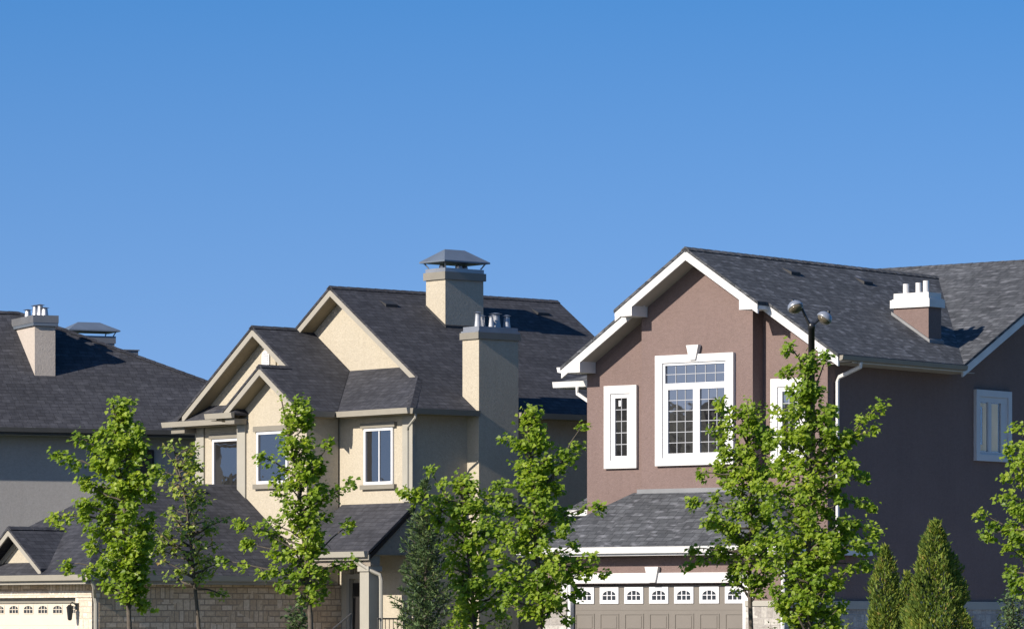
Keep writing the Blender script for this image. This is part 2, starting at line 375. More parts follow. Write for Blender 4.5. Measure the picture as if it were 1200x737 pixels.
def hood(parent, u0, u1, v0, v1, z, ze, zr, over, along='v'):
    """hipped sheet-metal cover standing on legs above a chimney"""
    mb = MB(); a0, a1, b0, b1 = u0-over, u1+over, v0-over, v1+over
    um = (u0+u1)/2; vm = (v0+v1)/2
    if along == 'v': r0 = (um, vm-(v1-v0)*0.26, zr); r1 = (um, vm+(v1-v0)*0.26, zr)
    else: r0 = (um-(u1-u0)*0.26, vm, zr); r1 = (um+(u1-u0)*0.26, vm, zr)
    c = [(a0, b0, ze), (a1, b0, ze), (a1, b1, ze), (a0, b1, ze)]
    lo = [(q[0], q[1], q[2]-0.035) for q in c]
    mb.poly([c[0], c[1], r0] if along == 'v' else [c[0], c[1], r1, r0])
    mb.poly([c[1], c[2], r1, r0] if along == 'v' else [c[1], c[2], r1])
    mb.poly([c[2], c[3], r1] if along == 'v' else [c[2], c[3], r0, r1])
    mb.poly([c[3], c[0], r0, r1] if along == 'v' else [c[3], c[0], r0])
    for k in range(4): mb.poly([lo[k], lo[(k+1) % 4], c[(k+1) % 4], c[k]])
    mb.poly(list(reversed(lo)))
    h = mb.build('hood', 'hood_metal', parent)
    lg = MB()
    for uu in (u0+0.05, u1-0.05):
        for vv in (v0+0.05, v1-0.05):
            lg.tube([(uu, vv, z), (uu+(0.09 if uu > um else -0.09), vv+(0.09 if vv > vm else -0.09), ze-0.02)], 0.018, 6)
    lg.build_each('hood_leg', 'hood_metal', parent)
    return h
def open_window(parent, P, a0, a1, z0, z1, mat='vinyl_white', w=0.07, head=None, sill=None, tmat='grey_trim', mull=None, proud=0.05):
    """plain window: frame, glass, head trim and sill"""
    mb = MB(); ring(mb, P, a0, a1, z0, z1, w, -0.02, proud)
    if mull is not None: rect(mb, P, mull-0.018, mull+0.018, z0+w, z1-w, 0, proud-0.018)
    fr = mb.build('window', mat, parent)
    g = MB(); pane(g, P, a0+w*0.8, a1-w*0.8, z0+w*0.8, z1-w*0.8, 0.014); g.build('glass', 'dim_glass', fr)
    if head:
        t = MB(); rect(t, P, a0-0.10, a1+0.10, z1+0.002, z1+head, -0.02, proud+0.03); t.build('head_trim', tmat, fr)
    if sill:
        t = MB(); rect(t, P, a0-0.10, a1+0.10, z0-sill, z0-0.002, -0.02, proud+0.04); t.build('sill', tmat, fr)
    return fr
def panel_door(parent, P, a0, a1, ztop, zbot, ncol, mat, depth, wfrac, wh, arch=True, framed=True, first=0.5, sec=0.533, zwin=None, gmat='garage_glass'):
    """sectional garage door with raised panels and a row of small arched lights in the top section"""
    mb = MB(); rect(mb, P, a0, a1, zbot, ztop, depth-0.05, depth)
    cw = (a1-a0)/ncol; z = ztop-sec
    while z > zbot-0.02:
        rect(mb, P, a0, a1, z-0.006, z+0.006, depth-0.01, depth+0.006)
        zz1 = z-0.08; zz0 = max(zbot+0.03, z-sec+0.08)
        if zz1-zz0 > 0.1:
            for k in range(ncol):
                x0 = a0+cw*k+cw*0.12; x1 = a0+cw*(k+1)-cw*0.12
                ring(mb, P, x0, x1, zz0, zz1, 0.022, depth-0.01, depth+0.014)
                rect(mb, P, x0+0.06, x1-0.06, zz0+0.055, zz1-0.055, depth-0.01, depth+0.010)
        z -= sec
    door = mb.build('garage_door', mat, parent)
    for k in range(ncol):
        c = a0+cw*(k+0.5); hw = cw*wfrac/2; zt = ztop-0.05 if zwin is None else zwin; zb = zt-wh
        fmb = MB()
        if framed: ring(fmb, P, c-hw, c+hw, zb, zt, hw*0.30, depth-0.01, depth+0.025, wt=wh*0.22, wb=wh*0.22); ix = hw*0.70; i0 = zb+wh*0.22; i1 = zt-wh*0.22
        else: ix = hw; i0 = zb; i1 = zt; ring(fmb, P, c-hw-0.02, c+hw+0.02, zb-0.02, zt+0.02, 0.02, depth-0.01, depth+0.012)
        hh = i1-i0
        # spandrels that leave an arched opening
        for sgn in (-1, 1):
            pts = [(sgn*ix, i1), (sgn*ix, i0+hh*0.52)]+[(sgn*ix*math.cos(t), i0+hh*0.52+hh*0.48*math.sin(t)) for t in (0.35, 0.7, 1.05, 1.35, math.pi/2)]
            q = [P(c+a, depth-0.008, zz) for a, zz in pts]; e = P(c, depth+0.021 if framed else depth+0.010, 0); f = P(c, depth-0.008, 0)
            fmb.prism(q, tuple(e[i]-f[i] for i in range(3)))
        w = 0.016
        for kk in (1, 2):
            a = c-ix+2*ix*kk/3; rect(fmb, P, a-w/2*1.3, a+w/2*1.3, i0, i1-0.01, depth-0.006, depth+0.016 if framed else depth+0.008)
        rect(fmb, P, c-ix, c+ix, i0+hh*0.50-w/2, i0+hh*0.50+w/2, depth-0.006, depth+0.014 if framed else depth+0.007)
        f = fmb.build('door_window', 'vinyl_white' if framed else mat, door)
        g = MB(); pane(g, P, c-ix, c+ix, i0, i1, depth+0.004)
        gl = g.build('glass_pane', gmat, door)
    return door

# ================================================================== BROWN HOUSE (right)
def brown_house():
    H = thing('brown_house', 'two storey brown stucco house with white gable trim and a taupe garage door', 'house', (1.69, 96.0, 0), R(-38.5), 'houses along the street')
    UR, PR = 3.46, 0.65
    def rz(u): return 9.58-PR*abs(u-UR)
    def cz(v): return 7.14+0.512*(v-4.36)
    # walls
    w = MB(); k = 0.13
    w.prism([(0, 0, -.2), (6.53, 0, -.2), (6.53, 0, rz(6.53)-k), (UR, 0, rz(UR)-k), (0, 0, rz(0)-k)], (0, 4.9, 0))
    w.prism([(1.83, -0.4, 2.9), (4.84, -0.4, 2.9), (4.84, -0.4, rz(4.84)-k), (UR, -0.4, rz(UR)-k), (1.83, -0.4, rz(1.83)-k)], (0, 0.39, 0))
    w.prism([(6.53, 4.9, -.2), (6.53, 15.0, -.2), (6.53, 15.0, 7.1), (6.53, 9.76, 9.76), (6.53, 4.9, cz(4.9)-k)], (-6.5, 0, 0))
    # garage front with an opening for the door
    G = -1.75
    w.box(0.2, 0.86, G, -0.01, -.2, 2.88); w.box(5.59, 6.53, G, -0.01, -.2, 2.88); w.box(0.861, 5.589, G, G+0.2, 2.24, 2.88)
    w.box(0.861, 5.589, G+0.25, -0.41, -.2, 2.87)
    w.build('wall', 'brown_stucco', H)
    # roof
    r = MB(); t = 0.07; E0, E1 = -.30, 7.22; FA, FB = -1.01, -.61
    def S(u, v): return (u, v, rz(u))
    def C(u, v): return (u, v, cz(v))
    VM = 4.36+(9.58-7.14)/.512
    r.slab([S(UR, FA), S(5.40, FA), S(5.40, FB), S(E1, FB), S(E1, 4.36), S(UR, VM)], t)
    r.slab([S(UR, FA), S(UR, VM), S(E0, 4.36), S(E0, FB), S(1.51, FB), S(1.51, FA)], t)
    r.slab([(E1, 4.36, 7.14), C(E1, 9.76), C(E0, 9.76), (E0, 4.36, 7.14), C(UR, VM)], t)
    r.slab([C(E1, 9.76), (E1, 15.16, 7.14), (E0, 15.16, 7.14), C(E0, 9.76)], t)
    caprow(r, (UR, FA, 9.58), (UR, VM, 9.58)); caprow(r, (E1, 9.76, cz(9.76)), (E0, 9.76, cz(9.76)))
    # garage roof: hipped pent roof against the front
    ez, pg, ev = 3.06, 0.68, -2.2
    def gz(v): return ez+pg*(v-ev)
    r.slab([(-.29, ev, ez), (6.95, ev, ez), (5.15, -.40, gz(-.40)), (4.86, -.40, gz(-.4)), (1.6, -.4, gz(-.4))], t)
    r.slab([(6.95, ev, ez), (6.95, 0.75, ez), (6.53, 1.17, ez+.28), (6.53, 0.0, ez+.28), (4.86, 0.0, ez+pg*2.09), (4.86, -.40, gz(-.4)-0.001), (5.15, -.40, gz(-.40))], t)
    r.slab([(6.95, 0.75, ez), (6.95, 1.17, ez), (6.53, 1.17, ez+.28)], t)
    r.slab([(-.29, ev, ez), (1.6, -.40, gz(-.40)), (1.6, 0.0, gz(-.4)), (-.29, 0.0, ez)], t)
    # small roof on the left side
    r.slab([(-.78, .3, 3.98), (0.0, .75, 4.5), (0.0, 3.2, 4.5), (-.78, 3.2, 3.98)], t)
    r.slab([(-.78, .3, 3.98), (0.02, .3, 3.98), (0.0, .75, 4.5)], t)
    # little roof of the left cornice return
    r.slab([(-1.22, .42, 6.86), (-.02, .42, 6.86), (-.02, .80, 7.03), (-.62, .80, 7.03)], 0.04)
    ro = r.build('roof', 'shingle_grey', H)
    fl = MB(); fl.box(1.72, 4.83, -.43, -.402, gz(-.4)-0.02, gz(-.4)+0.075); fl.build('wall_flashing', 'flashing', H)
    # rake boards, boxed ends
    f = MB(); h = 0.20
    def rb(u0, u1, v): beam(f, (u0, v, rz(u0)-t), (u1, v, rz(u1)-t), h, (0, 0.05, 0))
    rb(1.53, UR, -.99); rb(UR, 5.38, -.99); rb(-.28, 2.03, -.59); rb(4.73, 7.20, -.59)
    def endbox(u0, u1, v0, v1, zb, inner):
        f.prism([(u0, v0, zb), (u1, v0, zb), (u1, v0, rz(u1)-t-0.02), (u0, v0, rz(u0)-t-0.02)], (0, v1-v0, 0))
    endbox(1.53, 2.0, -.995, -.41, 8.16, 1); endbox(4.90, 5.38, -.995, -.41, 8.16, 0)
    endbox(-.28, .25, -.595, -.01, 7.0, 1); endbox(6.69, 7.20, -.595, -.01, 7.0, 0)
    # eave boards
    f.box(7.16, 7.20, 0.0, 4.36, 6.98, 7.07)
    beam(f, (7.20, 4.36, 7.07), (7.20, 9.76, cz(9.76)-t), 0.2, (-0.05, 0, 0)); beam(f, (7.20, 9.76, cz(9.76)-t), (7.20, 15.16, 7.07), 0.2, (-0.05, 0, 0))
    f.box(-.27, 6.93, ev+0.02, ev+0.06, 2.86, 2.99); f.box(6.89, 6.93, ev+.062, 1.15, 2.86, 2.99); f.box(6.53, 6.888, 1.11, 1.15, 2.86, 2.99)
    f.box(-.27, -.23, ev+.062, 0, 2.86, 2.99)
    f.box(-.78, 0.0, .27, .31, 3.82, 3.95); f.box(-1.2, 0.0, .40, .44, 6.72, 6.82)
    f.build_each('fascia', 'white_trim', H)
    s = MB()
    def sf(u0, u1, v0, v1): s.slab([(u0, v0, rz(u0)-t-.16), (u1, v0, rz(u1)-t-.16), (u1, v1, rz(u1)-t-.16), (u0, v1, rz(u0)-t-.16)], 0.015)
    sf(2.0, UR-.001, -.94, -.402); sf(UR+.001, 4.90, -.94, -.402); sf(.25, 1.82, -.54, -.002); sf(4.85, 6.68, -.54, -.002)
    s.box(6.54, 7.16, .0, 4.9, 6.97, 6.985); s.box(-.2, 6.88, ev+.065, G-.002, 2.875, 2.89); s.box(6.54, 6.88, G, 1.1, 2.875, 2.89)
    s.box(-1.18, -.01, .445, 1.0, 6.72, 6.735); s.box(-.78, -.01, .315, 3.2, 3.83, 3.845)
    s.prism([(6.54, 4.95, cz(4.95)-.24), (6.54, 9.76, cz(9.76)-.24), (7.15, 9.76, cz(9.76)-.24), (7.15, 4.95, cz(4.95)-.24)], (0, 0, .015))
    s.build_each('soffit', 'soffit_grey', H)
    g = MB()
    g.prism([(7.22, -.57, 7.11), (7.32, -.57, 7.11), (7.30, -.57, 7.02), (7.24, -.57, 7.0), (7.22, -.57, 7.0)], (0, 4.95, 0))
    g.build('gutter', 'grey_trim', H)  # white gutter given a darker colour that stands in for its shade
    g = MB(); g.prism([(-.30, -.57, 7.13), (-.43, -.57, 7.13), (-.40, -.57, 7.02), (-.30, -.57, 7.0)], (0, 4.8, 0)); g.build('gutter', 'white_trim', H)
    g = MB(); g.prism([(-.29, ev-.09, 3.05), (-.29, ev, 3.05), (-.29, ev+.02, 2.91), (-.29, ev-.06, 2.91)], (7.24, 0, 0)); g.build('gutter', 'white_trim', H)
    g = MB(); g.prism([(-1.24, .31, 6.87), (-1.24, .40, 6.87), (-1.24, .40, 6.74), (-1.24, .34, 6.74)], (1.24, 0, 0)); g.build('gutter', 'white_trim', H)
    d = MB(); downspout(d, [(7.26, .18, 7.0), (7.25, .20, 6.90), (6.64, .28, 6.70), (6.59, .28, 6.60), (6.59, .28, 3.50), (6.66, .28, 3.36)]); d.build('downspout', 'white_trim', H)
    d = MB(); downspout(d, [(-.55, .36, 6.74), (-.55, .36, 6.58), (-.10, .36, 6.32), (-.06, .36, 6.2), (-.06, .36, 4.4)]); d.build('downspout', 'white_trim', H)
    d = MB(); downspout(d, [(6.62, ev+.3, 2.86), (6.62, G-.06, 2.72), (6.60, G-.02, 2.6), (6.60, G-.05, -.1)]); d.build('downspout', 'white_trim', H)
    # big window
    P = P_front(-.4); mb = MB(); ring(mb, P, 2.26, 4.38, 4.86, 7.29, .20, -.02, .09, wt=.17, wb=.17)
    W = mb.build('window', 'white_trim', H)
    mb = MB(); a0, a1, z0, z1 = 2.46, 4.18, 5.03, 7.12
    ring(mb, P, a0, a1, z0, z1, .055, 0, .055); rect(mb, P, a0+.055, a1-.055, 6.53, 6.67, 0, .05)
    rect(mb, P, 3.27, 3.45, z0+.055, 6.53, 0, .048); rect(mb, P, 2.515, 2.585, z0+.055, 6.53, 0, .045); rect(mb, P, 4.12, 4.125, z0+.055, 6.53, 0, .045)
    rect(mb, P, 2.585, 3.27, z0+.055, 5.13, 0, .045); rect(mb, P, 3.45, 4.12, z0+.055, 5.13, 0, .045)
    mb.build('sash', 'vinyl_white', W)
    mb = MB(); pane(mb, P, a0+.04, a1-.04, z0+.04, z1-.04, .012); mb.build('glass', 'window_glass', W)
    mb = MB(); grid(mb, P, 2.515, 4.125, 6.67, 7.065, 6, 2, .015, .005, .022); grid(mb, P, 2.585, 3.27, 5.13, 6.53, 3, 6, .015, .005, .022); grid(mb, P, 3.45, 4.12, 5.13, 6.53, 3, 6, .015, .005, .022)
    mb.build('muntin', 'muntin_grey', W)
    mb = MB(); q = [P(3.14, .02, 7.49), P(3.47, .02, 7.49), P(3.385, .02, 7.16), P(3.225, .02, 7.16)]; mb.prism(q, (0, -.11, 0)); mb.build('keystone', 'white_trim', W)
    # narrow windows either side
    for a in (.53, 5.08):
        P = P_front(0); mb = MB(); ring(mb, P, a, a+.91, 4.85, 6.70, .18, -.02, .08); W = mb.build('window', 'white_trim', H)
        mb = MB(); ring(mb, P, a+.18, a+.73, 5.03, 6.52, .05, 0, .05); ring(mb, P, a+.225, a+.685, 5.075, 6.475, .062, 0, .04, wt=.055, wb=.055); mb.build('sash', 'vinyl_white', W)
        mb = MB(); pane(mb, P, a+.27, a+.64, 5.11, 6.44, .012); mb.build('glass', 'window_glass', W)
        mb = MB(); grid(mb, P, a+.287, a+.623, 5.13, 6.42, 2, 5, .016, .005, .022); mb.build('muntin', 'muntin_grey', W)
        if a < 1:
            mb = MB(); rect(mb, P, a+.37, a+.43, 6.24, 6.37, .0125, .016); mb.build('window_sticker', 'vinyl_white', W)
    # side window with drawn curtains
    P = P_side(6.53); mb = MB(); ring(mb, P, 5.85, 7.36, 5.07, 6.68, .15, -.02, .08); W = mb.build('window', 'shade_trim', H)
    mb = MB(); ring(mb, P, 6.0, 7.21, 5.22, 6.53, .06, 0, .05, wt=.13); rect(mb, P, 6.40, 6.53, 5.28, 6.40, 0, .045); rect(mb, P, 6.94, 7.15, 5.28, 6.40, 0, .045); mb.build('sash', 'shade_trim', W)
    mb = MB(); pane(mb, P, 6.05, 7.15, 5.27, 6.41, .010); mb.build('glass', 'window_glass', W)
    mb = MB()
    for b0, b1 in ((6.20, 6.36), (6.56, 6.86)):
        n = 12
        for k in range(n):
            x0 = b0+(b1-b0)*k/n; x1 = b0+(b1-b0)*(k+1)/n; d0 = .012+.012*(k % 2); d1 = .012+.012*((k+1) % 2)
            mb.poly([P(x0, d0, 5.30), P(x1, d1, 5.30), P(x1, d1, 6.38), P(x0, d0, 6.38)])
        mb.build('curtain', 'curtain_cream', W); mb = MB()
    rect(mb, P, 6.08, 6.19, 5.30, 5.44, .011, .026); rect(mb, P, 6.08, 6.19, 6.30, 6.38, .011, .026)
    mb.build_each('curtain', 'curtain_cream', W)
    mb = MB(); pane(mb, P, 6.06, 6.94, 5.28, 6.40, .036); mb.build('outer_pane', 'clear_pane', W)
    # garage door and its trim
    P = P_front(G)
    panel_door(H, P, .86, 5.59, 2.22, -.2, 7, 'door_taupe', -.12, .76, .36, zwin=2.185)
    mb = MB(); rect(mb, P, .62, 5.83, 2.27, 2.49, -.02, .06); rect(mb, P, .62, .82, 1.88, 2.268, -.02, .05); rect(mb, P, 5.63, 5.83, 1.88, 2.268, -.02, .05)
    rect(mb, P, .82, .90, -.2, 2.268, -.10, .03); rect(mb, P, 5.55, 5.63, -.2, 2.268, -.10, .03); mb.build_each('garage_trim', 'white_trim', H)
    mb = MB(); mb.prism([P(3.0, .02, 2.62), P(3.36, .02, 2.62), P(3.28, .02, 2.28), P(3.09, .02, 2.28)], (0, -.09, 0)); mb.build('keystone', 'white_trim', H)
    mb = MB(); rect(mb, P, 5.64, 6.58, -.2, 1.76, -.01, .05); rect(mb, P, .15, .80, -.2, 1.76, -.01, .05)
    P = P_side(6.53); rect(mb, P, G-.05, 15, -.2, 1.70, -.01, .048); mb.build('stone_base', 'stone_grey', H)
    mb = MB(); rect(mb, P, G-.08, 15, 1.702, 1.88, -.01, .08); P = P_front(G); rect(mb, P, 5.64, 6.608, 1.762, 1.88, -.01, .08); rect(mb, P, .12, .82, 1.762, 1.88, -.01, .08); mb.build('base_band', 'light_trim', H)
    # chimney
    mb = MB(); mb.box(5.44, 6.37, 4.23, 4.75, 7.0, 8.46); c = mb.build('chimney', 'brown_stucco', H)
    mb = MB(); mb.box(5.38, 6.43, 4.17, 4.81, 8.46, 8.64); mb.box(5.44, 6.37, 4.23, 4.75, 8.64, 8.79); mb.box(5.41, 6.40, 4.20, 4.78, 8.58, 8.66); mb.build('chimney_cap', 'white_trim', c)
    mb = MB(); mb.prism([(5.40, 4.19, rz(5.40)-.02), (6.42, 4.19, rz(6.42)-.02), (6.42, 4.19, rz(6.42)+.07), (5.40, 4.19, rz(5.40)+.07)], (0, .6, 0)); mb.build('flashing', 'flashing', c)
    for uu, vv, hh in ((5.66, 4.4, .22), (5.93, 4.5, .24), (6.18, 4.42, .27)): (MB().lathe((uu, vv, 8.79), [(.068, 0), (.068, hh), (.05, hh), (.05, hh-.02)], 14).build('flue', 'white_trim', c))
    for uu, vv in ((3.98, 2.29), (4.05, 5.09)): roof_vent(H, uu, vv, rz(uu), PR)
    return H
brown_house()

# ================================================================== CREAM HOUSE (middle)
def cream_house():
    H = thing('cream_house', 'cream stucco house with stacked gables, stone garage and two tall chimneys', 'house', (-2.32, 100.0, 0), R(-50), 'houses along the street')
    t = 0.07; PM = .68; UM = -4.3
    def mz(u): return 6.38+PM*(.4-u) if u > UM else 6.38+PM*(u+9.0)
    def sz(v): return 6.38+PM*(v+.4)
    def g1(u): return 6.38+.69*(-2.4-u) if u > -5.65 else 6.38+.69*(u+8.9)
    def g2(u): return 6.38+.69*(-2.4-u) if u > -4.12 else 6.38+.69*(u+5.84)
    k = .12; gv = -7.2
    w = MB()
    w.box(-8.5, 0, 0, 7.75, 4.1, 6.34); w.box(-8.5, -2.4, 0, 7.75, -.2, 4.099); w.box(-1.9, 0, 0, 7.75, -.2, 4.098); w.box(-2.399, -1.901, .12, 7.75, -.2, 4.097)
    w.prism([(-8.7, 1.3, 6.345), (-.2, 1.3, 6.345), (UM, 1.3, mz(UM)-k)], (0, 6.4, 0))
    w.prism([(-8.52, -.05, 2.3), (-5.3, -.05, 2.3), (-5.3, -.05, g1(-5.3)-k), (-5.65, -.05, g1(-5.65)-k), (-8.52, -.05, g1(-8.52)-k)], (0, .049, 0))
    w.prism([(-8.52, 0.0, 6.345), (-2.9, 0.0, 6.345), (-5.65, 0.0, g1(-5.65)-k)], (0, 1.29, 0))
    w.prism([(-5.48, -1.0, 2.3), (-2.8, -1.0, 2.3), (-2.8, -1.0, g2(-2.8)-k), (-4.12, -1.0, g2(-4.12)-k), (-5.48, -1.0, g2(-5.48)-k)], (0, .949, 0))
    # decorative gable wall over the garage
    w.prism([(-6.70, -7.2, 2.75), (-4.5, -7.2, 2.75), (-5.6, -7.2, 3.53)], (0, .4, 0))
    w.build('wall', 'cream_stucco', H)
    # the side walls and chimneys read as the same stucco
    r = MB()
    def M(u, v): return (u, v, mz(u))
    def SK(u, v): return (u, v, sz(v))
    r.slab([M(UM, .83), M(-.85, .83), M(.42, -.42), M(.42, 8.15), M(UM, 8.15)], t)
    r.slab([M(UM, .83), M(UM, 8.15), M(-9.0, 8.15), M(-9.0, .83)], t)
    r.slab([SK(.42, -.42), SK(-1.29, 1.29), SK(-4.09, 1.29), SK(-2.4, -.42)], t)
    r.slab([(-2.38, -1.44, 6.38), (-2.38, -.42, 6.38), (-4.09, 1.29, g1(-4.09)), (-5.65, 1.29, g1(-5.65)), (-5.65, -.52, g1(-5.65)), (-4.12, -.52, g1(-4.12)), (-4.12, -1.44, g2(-4.12))], t)
    r.slab([(-5.65, -.52, g1(-5.65)), (-5.65, .9, g1(-5.65)), (-8.9, .9, 6.38), (-8.9, -.52, 6.38)], t)
    r.slab([(-4.12, -1.44, g2(-4.12)), (-4.12, -.06, g2(-4.12)), (-5.84, -.06, 6.38), (-5.84, -1.44, 6.38)], t)
    # eave returns with their own little roofs
    r.slab([(-9.2, -.52, 6.40), (-5.5, -.52, 6.40), (-5.5, -.06, 6.78), (-8.7, -.06, 6.78)], .05)
    r.slab([(-6.15, -1.44, 6.46), (-5.12, -1.44, 6.46), (-5.45, -1.01, 6.72), (-5.8, -1.01, 6.72)], .05)
    r.slab([(-5.12, -1.44, 6.46), (-5.12, -1.01, 6.46), (-5.45, -1.01, 6.72)], .05)
    caprow(r, (UM, .83, mz(UM)), (UM, 8.15, mz(UM))); caprow(r, (-5.65, -.52, g1(-5.65)), (-5.65, .8, g1(-5.65))); caprow(r, (-4.12, -1.44, g2(-4.12)), (-4.12, -.55, g2(-4.12)))
    caprow(r, (.42, -.42, 6.38), (-.85, .83, mz(-.85)))
    # porch roof
    pe, pv = 3.06, -1.42
    r.slab([(-2.72, pv, pe), (.12, pv, pe), (.12, -.005, 4.22), (-2.72, -.005, 4.22)], t)
    r.build('roof', 'shingle_dark', H)
    # garage roof
    gr = MB(); pg = .672
    def ga(u): return 2.5+pg*(-2.35-u)
    gr.slab([(-2.35, -7.65, 2.5), (-2.35, -.9, 2.5), (-2.79, -.9, ga(-2.79)), (-2.79, -1.01, ga(-2.79)), (-5.49, -1.01, ga(-5.49)), (-5.49, -.055, ga(-5.49)), (-5.7, -.055, ga(-5.7)), (-5.7, -4.3, ga(-5.7))], t)
    gr.slab([(-5.7, -4.3, ga(-5.7)), (-5.7, -.055, ga(-5.7)), (-9.05, -.055, 2.5), (-9.05, -7.65, 2.5)], t)
    gr.slab([(-2.35, -7.65, 2.5), (-5.7, -4.3, ga(-5.7)), (-9.05, -7.65, 2.5)], t)
    sl = .71
    gr.slab([(-5.6, -7.62, 3.63), (-4.22, -7.62, 2.65), (-4.22, -7.43, 2.65), (-5.6, -5.97, 3.63)], .06)
    gr.slab([(-5.6, -7.62, 3.63), (-5.6, -5.97, 3.63), (-6.98, -7.43, 2.65), (-6.98, -7.62, 2.65)], .06)
    caprow(gr, (-5.6, -7.6, 3.63), (-5.6, -6.0, 3.63)); caprow(gr, (-2.35, -7.65, 2.5), (-5.7, -4.3, ga(-5.7))); caprow(gr, (-9.05, -7.65, 2.5), (-5.7, -4.3, ga(-5.7)))
    gr.build('garage_roof', 'shingle_dark', H)
    for uu, vv in ((-5.45, -2.3), (-5.45, -.75)): roof_vent(H, uu, vv, ga(uu), pg)
    # fascia boards
    f = MB(); h = .17
    def rb(fn, u0, u1, v, hh=h): beam(f, (u0, v, fn(u0)-t), (u1, v, fn(u1)-t), hh, (0, .045, 0))
    rb(mz, UM, -.92, .85); rb(mz, -6.6, UM, .85); rb(g1, -8.58, -5.65, -.5); rb(g1, -5.65, -4.0, -.5); rb(g2, -5.56, -4.12, -1.42); rb(g2, -4.12, -2.4, -1.42)
    beam(f, (-5.6, -7.6, 3.57), (-4.24, -7.6, 2.60), .14, (0, .04, 0)); beam(f, (-6.96, -7.6, 2.60), (-5.6, -7.6, 3.57), .14, (0, .04, 0))
    beam(f, (-5.6, -7.24, 3.44), (-4.40, -7.24, 2.585), .10, (0, .03, 0)); beam(f, (-6.80, -7.24, 2.585), (-5.6, -7.24, 3.44), .10, (0, .03, 0))
    f.box(-9.03, -2.37, -7.63, -7.59, 2.29, 2.43); f.box(-2.41, -2.37, -7.588, -.92, 2.29, 2.43)
    f.box(-2.7, .10, pv+.02, pv+.06, 2.86, 2.99)
    f.build_each('fascia', 'beige_trim', H)
    f = MB(); beam(f, (.10, pv+.062, 2.99), (.10, -.01, 4.15), .12, (-.04, 0, 0)); f.build('rake_board', 'dark_paint', H)
    s = MB()
    def sf(fn, u0, u1, v0, v1): s.slab([(u0, v0, fn(u0)-t-.13), (u1, v0, fn(u1)-t-.13), (u1, v1, fn(u1)-t-.13), (u0, v1, fn(u0)-t-.13)], .015)
    sf(mz, UM+.001, -1.2, .895, 1.298); sf(mz, -7, UM-.001, .895, 1.298); sf(g1, -8.7, -5.651, -.455, -.052); sf(g1, -5.649, -4.2, -.455, -.052); sf(g2, -5.7, -4.121, -1.375, -1.002); sf(g2, -4.119, -2.5, -1.375, -1.002)
    s.box(.002, .38, -.38, 7.7, 6.27, 6.285); s.box(-2.795, -2.42, -1.38, -.4, 6.27, 6.285); s.box(-2.4, 0, -.38, -.002, 6.27, 6.285)
    s.box(-9.0, -5.5, -.5, -.052, 6.25, 6.265); s.box(-6.1, -5.14, -1.40, -1.002, 6.30, 6.315)
    s.box(-2.73, -2.42, -7.58, -.95, 2.31, 2.325); s.box(-9.0, -2.74, -7.58, -7.23, 2.31, 2.325); s.box(-2.7, .08, pv+.07, -.01, 2.98, 2.995)
    s.build_each('soffit', 'soffit_tan', H)
    g = MB()
    def gut_u(u0, u1, v, z): g.prism([(u0, v, z), (u0, v-.11, z), (u0, v-.08, z-.13), (u0, v, z-.13)], (u1-u0, 0, 0))
    def gut_v(v0, v1, u, z): g.prism([(u, v0, z), (u+.11, v0, z), (u+.08, v0, z-.13), (u, v0, z-.13)], (0, v1-v0, 0))
    gut_u(-2.30, .42, -.42, 6.41); g.build('gutter', 'beige_trim', H)
    g = MB(); gut_v(-.42, 1.62, .42, 6.40); g.build('gutter', 'grey_trim', H)  # side gutters: the front beige darkened, their shade put into the colour
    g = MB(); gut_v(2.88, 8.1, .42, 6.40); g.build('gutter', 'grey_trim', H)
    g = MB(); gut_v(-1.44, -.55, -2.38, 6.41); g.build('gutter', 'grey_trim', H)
    g = MB(); gut_u(-9.3, -5.5, -.52, 6.40); g.build('gutter', 'beige_trim', H)
    g = MB(); gut_u(-6.2, -5.10, -1.44, 6.47); g.build('gutter', 'beige_trim', H)
    g = MB(); gut_u(-9.05, -2.35, -7.65, 2.50); g.build('gutter', 'beige_trim', H)
    g = MB(); gut_v(-7.65, -.9, -2.35, 2.50); g.build('gutter', 'beige_trim', H)
    g = MB(); gut_u(-2.72, .08, pv, 3.06); g.build('gutter', 'light_trim', H)
    # eave boxes and corner pilasters
    tr = MB(); P = P_front(0)
    rect(tr, P, -.34, .04, 4.24, 6.30, -.03, .05)
    rect(tr, P_front(-.05), -8.58, -8.22, 4.3, 6.28, -.03, .05); rect(tr, P_front(-1.0), -5.53, -5.20, 3.6, 6.34, -.03, .05)
    tr.build_each('corner_trim', 'light_trim', H)
    bx = MB(); bx.box(-9.1, -8.53, -.46, 0.0, 6.12, 6.25); bx.box(-5.50, -5.13, -1.42, -1.055, 6.20, 6.33); bx.build_each('eave_box', 'grey_trim', H)
    # windows
    open_window(H, P_front(0), -1.82, -.71, 4.67, 6.01, head=.12, sill=.11, mull=-1.25)
    open_window(H, P_front(-1.0), -4.74, -3.50, 4.74, 6.00, head=.13, sill=.12)
    open_window(H, P_front(-.05), -7.86, -6.55, 4.72, 5.95, head=.12)
    # arched gable vent
    P = P_front(-.05); mb = MB(); pts = [(-.15, 7.66), (.15, 7.66)]+[(.15*math.cos(a), 7.90+.15*math.sin(a)) for a in [math.pi*q/8 for q in range(9)]]
    mb.prism([P(-5.66+a, .005, z) for a, z in pts], (0, -.04, 0))
    for q in range(6): rect(mb, P, -5.66-.11, -5.66+.11, 7.69+.055*q, 7.70+.055*q+.014, .04, .062)
    mb.build('gable_vent', 'vinyl_white', H)
    # downspouts
    d = MB(); downspout(d, [(.47, -.30, 6.28), (.46, -.30, 6.18), (.13, -.25, 5.98), (.075, -.22, 5.9), (.075, -.22, 4.42)], .032)
    d.build('downspout', 'light_trim', H)
